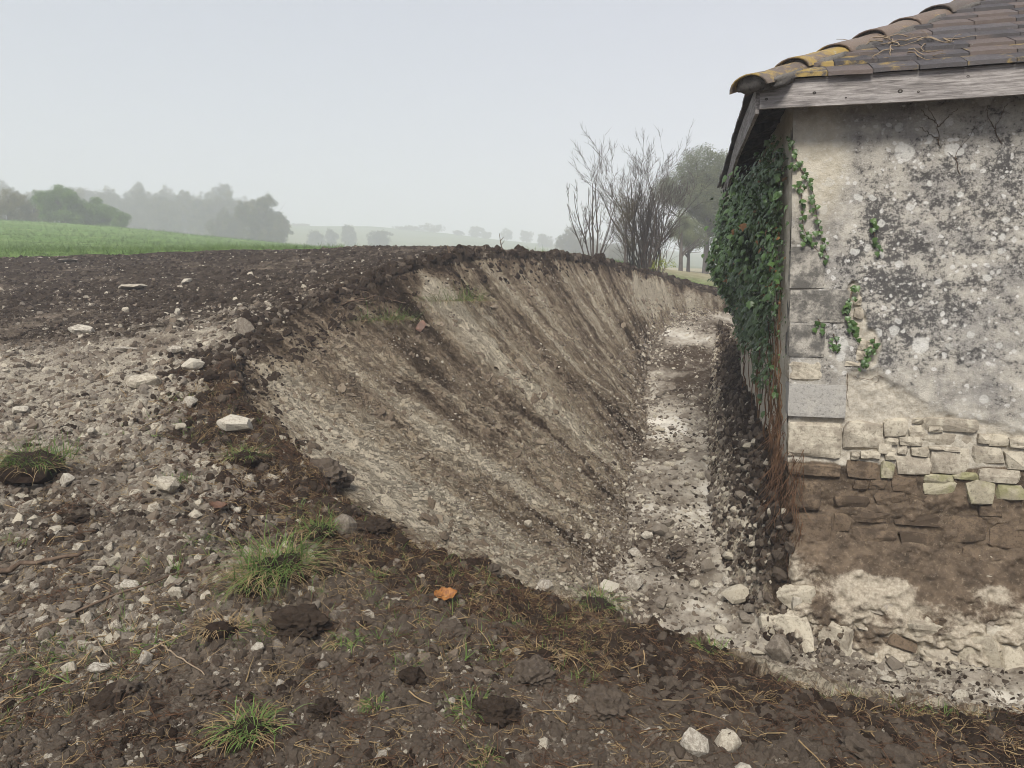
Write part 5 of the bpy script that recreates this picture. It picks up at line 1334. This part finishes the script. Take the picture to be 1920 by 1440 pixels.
rest = order[280:]
tag(scatter('foliage', G_IVY, P[rest], rot[rest], sz[rest], ivy, IV0, rng, pick[rest]), kind='stuff'); print('ivy leaves', len(P))
segs = []; rr = random.Random(4)                                # woody stems showing near the corner and under the leaves
for i in range(22):
    k0 = rr.uniform(.03, .9) if i < 11 else rr.uniform(.9, 3.8); z0, z1 = .45 + rr.uniform(-.1, .25), rr.uniform(1.0, 2.5)
    zz_ = np.linspace(z0, z1, 12); kk = k0 + np.cumsum(np.array([rr.gauss(0, .022) for _ in zz_])); off_ = np.array([.02 + abs(rr.gauss(0, .018)) for _ in zz_])
    segs.append((WL(kk, zz_, off_) - IV0, np.linspace(rr.uniform(.004, .010), .002, 12)))
tag(obj('stems', tube_mesh('stems', segs, mat_bark('ivy_stem', (.075, .045, .026), (.19, .115, .065)), 5), ivy), kind='stuff')
def sprig(path, label, n, seed, dens=1.0):
    """a strand of ivy on the facade: stem and single leaves"""
    r = random.Random(seed); uz = resample(np.array([FP(*q) for q in path]), 24); t = tag(empty('ivy_sprig', FW(*uz[0], .02)[0]), label, 'ivy'); T0 = np.array(t.location)
    W = FW(uz[:, 0], uz[:, 1], .012) - T0
    obj('stem', tube_mesh('stem', [(W, np.linspace(.0035, .0015, 24))], M['stick'], 5), t)
    for i in range(n):
        q = uz[r.randrange(24)] + np.array([r.gauss(0, .017), r.gauss(0, .017)]); s_ = r.uniform(.024, .044)
        p = FW(q[0], q[1], r.uniform(.018, .035))[0] - T0; nn = np.array([[*(N_ + np.array([r.gauss(0, .3), r.gauss(0, .3)])), r.gauss(.25, .3)]])
        obj('leaf', ivy_leaves[r.randrange(4)], t, p, face_to(nn, np.array([[r.gauss(0, .3), 0, -1.0]]), None)[0], (s_,) * 3)
sprig([(1482, 262), (1492, 300), (1508, 330), (1522, 355), (1530, 400), (1540, 450), (1552, 484)], 'ivy strand trailing from the eave corner down the front wall', 46, 1)
sprig([(1500, 345), (1503, 385), (1506, 425), (1520, 455), (1546, 486)], 'shorter ivy strand hugging the quoins beside the longer one', 30, 2)
sprig([(1636, 408), (1639, 440), (1642, 468)], 'short thin ivy strand alone in the middle of the render', 9, 3)
sprig([(1600, 535), (1592, 565), (1586, 590), (1602, 610), (1600, 632)], 'ivy sprig growing out of the broken render', 34, 4)
sprig([(1640, 632), (1636, 652), (1622, 672), (1618, 684)], 'ivy sprig filling the lower hole in the render', 26, 5)
sprig([(1534, 598), (1540, 612)], 'tiny ivy sprig on the quoin stones', 6, 6)
sprig([(1562, 626), (1568, 645), (1562, 655)], 'few ivy leaves left of the hole in the render', 9, 7)
def vine(paths, label, seed, w=.006, on='facade', r0=.0030):
    r = random.Random(seed); segs = []; c = None
    for p in paths:
        uz = resample(np.array([FP(*q) for q in p]), 16); uz = uz + np.array([[r.gauss(0, .004), r.gauss(0, .004)] for _ in uz]); W = FW(uz[:, 0], uz[:, 1], w)
        if c is None: c = W[0]
        segs.append((W - c, np.linspace(r0, r0 * .4, 16)))
    tag(obj('dry_vine', tube_mesh('dry_vine', segs, M['stick'], 5), None, c), label, 'vine')
vine([[(1760, 275), (1757, 240), (1740, 205)], [(1757, 240), (1775, 220), (1795, 205)], [(1756, 232), (1742, 222), (1725, 205)], [(1758, 262), (1740, 250), (1722, 238)]], 'dead forked vine stem clinging below the eave, middle of the front wall', 1)
vine([[(1875, 270), (1866, 240), (1880, 210), (1888, 196)], [(1868, 245), (1855, 225), (1850, 200)]], 'dead vine stem below the eave near the right edge', 2)
vine([[(1800, 330), (1790, 290), (1815, 260), (1830, 225)], [(1795, 300), (1775, 285)]], 'thin dead vine trace between the two larger ones', 3, .005, r0=.002)
vine([[(1585, 690), (1590, 715), (1588, 740), (1595, 770)], [(1640, 720), (1660, 700), (1672, 690)], [(1600, 705), (1625, 712), (1650, 705), (1690, 720)]], 'thread-like root cracks beside the clean quoin', 4, -.012, r0=.002)
# roots hanging down where the soil was dug from the corner
rr = random.Random(9); segs = []; RC = np.array([COR[0], COR[1], .3])
for i in range(330):
    if rr.random() < .7:
        k0 = rr.uniform(-.01, .55); P = WL(np.array([k0]), np.array([rr.uniform(-.1, .85)]), np.array([rr.uniform(.0, .05)]))[0]; dv = np.array([*(NL * rr.uniform(.0, .6) + np.array([rr.gauss(0, .2), rr.gauss(0, .2)])), -1.0])
    else:
        P = FW(rr.uniform(-.02, .10), rr.uniform(-.05, .62), rr.uniform(.005, .03))[0]; dv = np.array([rr.gauss(-.2, .3), rr.gauss(-.1, .1), -1.0])
    L = rr.uniform(.06, .30); pts = [P]; d = dv / np.linalg.norm(dv)
    for q in range(5): d = d + np.array([rr.gauss(0, .22), rr.gauss(0, .15), rr.gauss(-.05, .1)]); d /= np.linalg.norm(d); pts.append(pts[-1] + d * L / 5)
    segs.append((np.array(pts) - RC, np.linspace(rr.uniform(.0012, .004), .0006, 6)))
M['rootred'] = mat_bark('reddish_root', (.085, .045, .026), (.21, .125, .075))
tag(obj('hanging_roots', tube_mesh('hanging_roots', segs, M['rootred'], 3), None, RC), 'matted reddish roots hanging at the dug-out barn corner', 'roots', kind='stuff')
# dry creeper lying on the roof tiles
segs = []; rr = random.Random(3); base = None
for i in range(16):
    a0, d0 = rr.uniform(.75, 1.25), rr.uniform(.28, .62); h = rr.uniform(0, 6.28); pts = []
    for q in range(9): h += rr.gauss(0, .45); a0 += math.cos(h) * .042; d0 += math.sin(h) * .030; pts.append(on_front(a0, max(.03, d0)) + np.array([0, 0, .045 + .012 * math.sin(q)]))
    if base is None: base = pts[0]
    segs.append((np.array(pts) - base, np.linspace(.0045, .0015, 9)))
tag(obj('dry_creeper', tube_mesh('dry_creeper', segs, M['palestick'], 4), None, base), 'tangle of dry creeper stems lying on the roof tiles', 'creeper')

# ================================================================== TREES
M['twig'] = mat_bark('fine_twig', (.060, .050, .043), (.13, .11, .093)); M['twig_red'] = mat_bark('reddish_twig', (.085, .050, .036), (.17, .11, .08))
def grow(p, d, L, r, lev, rr, out, up=.15, wob=.12, kids=(3, 5), shrink=.62, ang=.55, n=7, tip=.3):
    pts = [np.array(p, float)]; d = np.array(d, float) / np.linalg.norm(d); ds = [d]
    for i in range(n):
        d = d + np.array([rr.gauss(0, wob), rr.gauss(0, wob), rr.gauss(0, wob * .6) + up * .25]); d /= np.linalg.norm(d); pts.append(pts[-1] + d * L / n); ds.append(d)
    out.append((np.array(pts), np.linspace(r, r * tip, n + 1)))
    if lev <= 0: return
    for q in range(rr.randint(*kids)):
        i = rr.randint(max(1, n // 3), n); a = rr.uniform(0, 6.283); dd = ds[i]; s1 = np.cross(dd, (0.3, .2, 1)); s1 /= np.linalg.norm(s1); s2 = np.cross(dd, s1)
        nd = dd * math.cos(ang) + (s1 * math.cos(a) + s2 * math.sin(a)) * math.sin(ang) * rr.uniform(.6, 1.3) + np.array([0, 0, up])
        grow(pts[i], nd, L * shrink * rr.uniform(.7, 1.15), max(r * (1 - .7 * i / n) * .58, .0034), lev - 1, rr, out, up, wob, kids, shrink, ang, max(4, n - 1), tip)
def at_px(px_, Y): x = (px_ - 960) / FPX * (Y * CP + .02 * Y); return x
def base_at(px_, Y):
    x = (px_ - 960) / FPX * Y * 1.0; z_ = gz(np.array([x]), np.array([Y]))[0]
    for _ in range(3):                                         # depth along the lens axis
        w = Y * CP - (z_ - EYE) * SP; x = (px_ - 960) / FPX * w; z_ = gz(np.array([x]), np.array([Y]))[0]
    return np.array([x, Y, z_])
# young bare tree on the crest
rr = random.Random(12); Bp = base_at(1112, 17.2); sap = tag(empty('sapling', Bp), 'leafless young multi-stemmed tree on the grassy end of the crest', 'tree')
for i, (dx, L, r_) in enumerate(((.00, 2.25, .028), (.12, 2.2, .026), (-.16, 2.0, .020), (.26, 1.9, .018), (-.40, 1.75, .018), (.40, 1.5, .014), (-.08, 2.1, .016), (.2, 1.3, .010))):
    out = []; grow((dx * .35, rr.uniform(-.08, .08), -.05), (dx * 1.1, rr.uniform(-.12, .12), 1.0), L * .78, r_ * .9, 3, rr, out, .20, .06, (3, 6), .42, .48, 8)
    obj('stem', tube_mesh('stem', out, M['twig'], 4), sap)
# big coppiced bush
rr = random.Random(5); Bp = base_at(1213, 19.6); bush = tag(empty('coppice_bush', Bp), 'tall leafless coppiced bush with many straight stems behind the bank', 'bush')
for i in range(92):
    a = rr.uniform(0, 6.283); q = abs(rr.gauss(0, .5)); thin = i > 24
    L = (rr.uniform(1.5, 2.3) if not thin else rr.uniform(.8, 1.6)); dx = math.cos(a) * q * .48
    out = []; grow((math.cos(a) * .30 * q + rr.gauss(0, .12), math.sin(a) * .22 * q, -.05), (dx, math.sin(a) * q * .4, 1.0), L, rr.uniform(.018, .032) if not thin else rr.uniform(.005, .010), 3 if not thin else 1, rr, out, .12, .10, (4, 7) if not thin else (2, 5), .44, .55, 7)
    obj('stem', tube_mesh('stem', out, M['bark'] if not thin else (M['twig_red'] if i % 3 == 0 else M['twig']), 4), bush)
# leaf clusters used for crowns
def cluster(name, mat, n, size, seed, rad=.5):
    r = random.Random(seed); V, Fc = [], []
    for i in range(n):
        c = np.array([r.gauss(0, 1), r.gauss(0, 1), r.gauss(0, 1)]); c = c / np.linalg.norm(c) * rad * r.random() ** .45
        a = np.array([r.gauss(0, 1), r.gauss(0, 1), r.gauss(0, 1)]); a /= np.linalg.norm(a); b = np.cross(a, (.3, .5, .8)); b /= np.linalg.norm(b); s_ = size * r.uniform(.6, 1.3); k = len(V)
        V += [c - a * s_, c + b * s_ * .5, c + a * s_, c - b * s_ * .5]; Fc.append((k, k + 1, k + 2, k + 3))
    return mesh_np(name, np.array(V), np.array(Fc), mat, False)
def leaf_source(name, a, b, n=60, size=.10):
    m_ = mat_foliage(name, a, b, .25, .2, .7); return source(name, [cluster(name, m_, n, size, i) for i in range(5)])
L_OAK = leaf_source('oak_leaves', (.032, .078, .014), (.17, .27, .055), 60, .085)
L_OLIVE = leaf_source('olive_leaves', (.085, .080, .030), (.20, .17, .065), 55, .08)
L_WOOD = leaf_source('wood_leaves', (.030, .045, .016), (.17, .155, .065), 70, .09)
L_PALE = leaf_source('pale_leaves', (.075, .095, .045), (.20, .22, .11), 60, .06)
L_BROWN = leaf_source('brown_leaves', (.060, .048, .022), (.13, .10, .045), 40, .045)
def crown_points(cx, cz, rx, ry, rz, n, seed, rng, flatb=1.0):
    """points filling an uneven crown: several overlapping lobes with gaps between"""
    r = random.Random(seed); lobes = []
    for i in range(15):
        a = r.uniform(0, 6.283); e = math.asin(r.uniform(-.85, 1)); q = r.uniform(.35, .74)
        lobes.append((np.array([math.cos(a) * math.cos(e) * rx * q, math.sin(a) * math.cos(e) * ry * q, math.sin(e) * rz * q]), r.uniform(.22, .42)))
    out = []; w = np.array([l[1] ** 2 for l in lobes]); w /= w.sum(); pk = rng.choice(len(lobes), n, p=w); d = rng.normal(0, 1, (n, 3)); d /= np.linalg.norm(d, axis=1)[:, None]
    q = rng.random(n) ** .30
    P = np.array([lobes[i][0] for i in pk]) + d * (np.array([lobes[i][1] for i in pk]) * q)[:, None] * np.array([rx, ry, rz])
    P = P[P[:, 2] > -rz * flatb]
    return P + np.array([cx, 0, cz])
def leafy(name, label, base, H, W, src, seed, n=420, cl=.8, trunk=.22, cat='tree', group=None, limbs=True, bark='bark', bot=.18, lean=0.0, ry=None, skirt=False):
    rg = np.random.default_rng(seed); rr = random.Random(seed); t = tag(empty(name, base), label, cat, group); out = []
    segs = [(np.array([(0, 0, -.3), (lean * .1, 0, H * .15), (lean * .3, 0, H * .42), (lean * .6, 0, H * .62)]), np.array([trunk * 1.25, trunk, trunk * .75, trunk * .4]))]
    if limbs:
        for i in range(7): grow((lean * .2, 0, H * rr.uniform(.2, .45)), (rr.gauss(0, .8), rr.gauss(0, .8), .8), H * rr.uniform(.3, .45), trunk * .4, 1, rr, segs, .1, .1, (2, 3), .6, .6, 5)
    obj('trunk', tube_mesh('trunk', segs, M[bark], 6), t)
    rz = H * (1 - bot) / 2; P = crown_points(lean, H * bot + rz, W / 2, ry or W / 2, rz, n, seed, rg)
    if skirt: P = np.vstack([P, crown_points(lean, H * .22, W * .46, W * .4, H * .30, n // 2, seed + 1, rg)])
    sc = rg.uniform(.55, 1.25, len(P)) * cl
    tag(scatter('crown', src, P, any_rot(len(P), rg), sc, t, None, rg), kind='stuff')
    return t
def by_px(px_, top, Y, w_px, bury=0.0):
    b = base_at(px_, Y); w = Y * CP - (b[2] - EYE) * SP; ztop = Pt(px_, top, Y)[2]
    return b, ztop - b[2], w_px * w / FPX
def tree_px(name, label, px_, top, Y, w_px, src, seed, **k):
    b, H, W = by_px(px_, top, Y, w_px); return leafy(name, label, b, H, W, src, seed, **k)
tree_px('shrub', 'half-leafless brownish shrub left of the coppiced bush', 1172, 355, 18.9, 46, L_BROWN, 51, n=170, cl=.26, trunk=.03, cat='shrub', bark='twig', bot=.3)
tree_px('shrub', 'low brownish-green shrub at the foot of the coppiced bush', 1176, 420, 19.2, 44, L_BROWN, 52, n=120, cl=.24, trunk=.02, cat='shrub', bark='twig', bot=.25)
tree_px('field_tree', 'large misty grey-green tree behind the ivy-covered wall', 1322, 255, 44, 235, L_PALE, 53, n=3200, cl=.6, trunk=.16, bot=.12, lean=.3)
tree_px('field_tree', 'smaller drooping misty tree right of the pale trunk', 1290, 400, 40, 80, L_PALE, 54, n=360, cl=.45, trunk=.09, bot=.25)
b = base_at(1276, 38); 
leafy('field_tree', 'slender pale-trunked tree showing beside the coppiced bush', b, 3.1, 1.8, L_PALE, 55, n=170, cl=.4, trunk=.10, bot=.42)
# trees standing on the edge of the sown field
tree_px('oak_tree', 'tallest dark green tree on the skyline of the green field', 118, 347, 82, 118, L_OAK, 61, n=900, cl=.75, bot=.06, skirt=True)
tree_px('oak_tree', 'dark green tree just right of the tallest one', 172, 368, 84, 84, L_OAK, 62, n=520, cl=.7, bot=.04, skirt=True)
tree_px('oak_tree', 'smallest dark tree at the right end of the group', 218, 392, 84, 52, L_OAK, 63, n=260, cl=.6, bot=.02, skirt=True)
tree_px('oak_tree', 'olive-brown thinning tree at the far left edge', 18, 352, 86, 84, L_OLIVE, 64, n=330, cl=.6, bot=.1, skirt=True)
tree_px('oak_tree', 'second olive tree between the left edge and the tallest tree', 66, 372, 88, 60, L_OLIVE, 65, n=260, cl=.6, bot=.05, skirt=True)
tree_px('oak_tree', 'olive tree partly outside the picture on the left', -40, 360, 88, 90, L_OLIVE, 66, n=330, cl=.65, bot=.1)
# the misty tree standing out from the wood
tree_px('misty_tree', 'large rounded misty tree at the right end of the wood', 497, 357, 140, 112, L_WOOD, 71, n=1100, cl=1.0, bot=.05, skirt=True)
tree_px('misty_tree', 'lower misty tree in front of the wood edge', 428, 385, 150, 80, L_WOOD, 72, n=600, cl=1.0, bot=.02, skirt=True)
# the wood itself: one far mass
rg = np.random.default_rng(80); PP, SS = [], []
tops = [(-260, 345), (-120, 338), (-60, 345), (0, 338), (60, 348), (110, 345), (170, 352), (205, 349), (250, 346), (300, 352), (350, 349), (395, 352), (425, 343), (455, 365), (480, 385)]
for i in range(54):
    px_ = -260 + 730 * (i % 27) / 26 + rg.uniform(-12, 12); Y = (185 if i < 27 else 215) + rg.uniform(-8, 8)
    top = np.interp(px_, [q[0] for q in tops], [q[1] for q in tops]) + rg.uniform(-5, 9) + (4 if i < 27 else 0)
    b, H, W = by_px(px_, top, Y, rg.uniform(66, 104)); W = max(W, 6)
    P = crown_points(0, H * .42, W / 2, W / 2, H * .62, 560, 100 + i, rg, 1.0) + b; PP.append(P); SS.append(rg.uniform(.9, 1.9, len(P)))
PP, SS = np.vstack(PP), np.hstack(SS)
tag(scatter('wood', L_WOOD, PP, any_rot(len(PP), rg), SS, None, None, rg), 'misty wood forming a long grey-green mass behind the field', 'wood', kind='stuff')
# hedgerow and hilltop trees across the valley
far_trees = [(590, 428, 230, 46, 'leftmost hazy bush on the far slope beside the big misty tree'), (622, 424, 235, 24, 'slim dark hazy tree on the far slope'), (655, 418, 240, 34, 'hazy bush with a bare top on the far slope'), (712, 424, 225, 56, 'broad pale olive bush on the far slope'),
             (565, 421, 370, 40, 'low hilltop hedge clump above the left hazy bush'), (765, 424, 372, 60, 'left part of the hilltop copse'), (808, 418, 372, 62, 'rounded right part of the hilltop copse'), (860, 432, 372, 26, 'small bush right of the hilltop copse'),
             (893, 423, 372, 40, 'larger misty tree alone on the skyline'), (912, 431, 372, 22, 'small companion of the larger skyline tree'), (950, 428, 372, 30, 'middle misty tree on the skyline'), (987, 430, 372, 32, 'rightmost rounded misty tree on the skyline'),
             (1022, 438, 300, 44, 'low flat-topped misty hedge left of the large hazy tree'), (1066, 409, 165, 62, 'large hazy round tree left of the bare young tree'), (1095, 440, 160, 60, 'low hazy foliage behind the bare young tree'), (1140, 450, 150, 70, 'hazy hedge between the young tree and the coppiced bush'), (1165, 462, 120, 60, 'pale low hedge at the foot of the haze')]
for i, (px_, top, Y, w_px, lab) in enumerate(far_trees):
    tree_px('far_tree', lab, px_, top, Y, w_px, L_WOOD, 200 + i, n=260 if Y > 200 else 520, cl=1.1 if Y > 200 else .8, bot=.02, skirt=True, group='far trees across the valley', limbs=False)
# short grass along the end of the crest and a yellow-green sprout at the bush foot
xy = []
rg = np.random.default_rng(31)
for i in range(900):
    px_ = rg.uniform(1085, 1230); Y = rg.uniform(16.2, 20.5); b = base_at(px_, Y)
    if greg(np.array([b[0]]), np.array([b[1]]))[0] == 3: xy.append(b)
xy = np.array(xy); L_ = rg.uniform(.10, .22, len(xy))
tag(scatter('verge_grass', G_GRASS, xy, np.column_stack([rg.normal(0, .2, len(xy)), rg.normal(0, .2, len(xy)), rg.uniform(0, 6.28, len(xy))]), L_, None, None, rg, rg.integers(0, 6, len(xy))), 'short green grass on the verge under the bare young tree', 'grass', kind='stuff')
b = base_at(1240, 18.9); t = tag(empty('leafy_sprout', b), 'small yellow-green leafy sprout at the bush foot', 'plant')
ys_leaf = leaf_source('sprout_leaves', (.20, .26, .03), (.34, .38, .06), 30, .10)
rg = np.random.default_rng(3); P = rg.normal(0, .09, (14, 3)) + np.array([0, 0, .28]); tag(scatter('foliage', ys_leaf, P, any_rot(14, rg), rg.uniform(.12, .22, 14), t, None, rg), kind='stuff')
obj('stem', tube_mesh('stem', [(np.array([(0, 0, -.05), (.02, 0, .15), (.0, 0, .32)]), np.array([.01, .008, .004]))], M['twig'], 4), t)

# ================================================================== THE MIST
lo = float(z.min()) - 1.0
HTOP = float(z.max()) + 13.0; print('haze', lo, HTOP)
V = [(x, y_, z_) for z_ in (lo, HTOP) for (x, y_) in ((-1000, -75), (1000, -75), (1000, 1400), (-1000, 1400))]
haze = obj('haze', mesh_pd('haze', V, [(0, 3, 2, 1), (4, 5, 6, 7), (0, 1, 5, 4), (1, 2, 6, 5), (2, 3, 7, 6), (3, 0, 4, 7)]))
tag(haze, 'thin pale morning mist filling the valley air', 'mist', kind='stuff')
hm = bpy.data.materials.new('mist'); hm.use_nodes = True; hn = hm.node_tree.nodes; hn.clear()
ho, hv = hn.new('ShaderNodeOutputMaterial'), hn.new('ShaderNodeVolumePrincipled')
hv.inputs['Color'].default_value = (.90, .925, .975, 1); hv.inputs['Density'].default_value = .0042; hv.inputs['Anisotropy'].default_value = 0.0
hm.node_tree.links.new(hv.outputs[0], ho.inputs['Volume']); haze.data.materials.append(hm)
print('total tris ~', sum(len(m_.loop_triangles) or sum(len(p.vertices) - 2 for p in m_.polygons) for m_ in bpy.data.meshes))
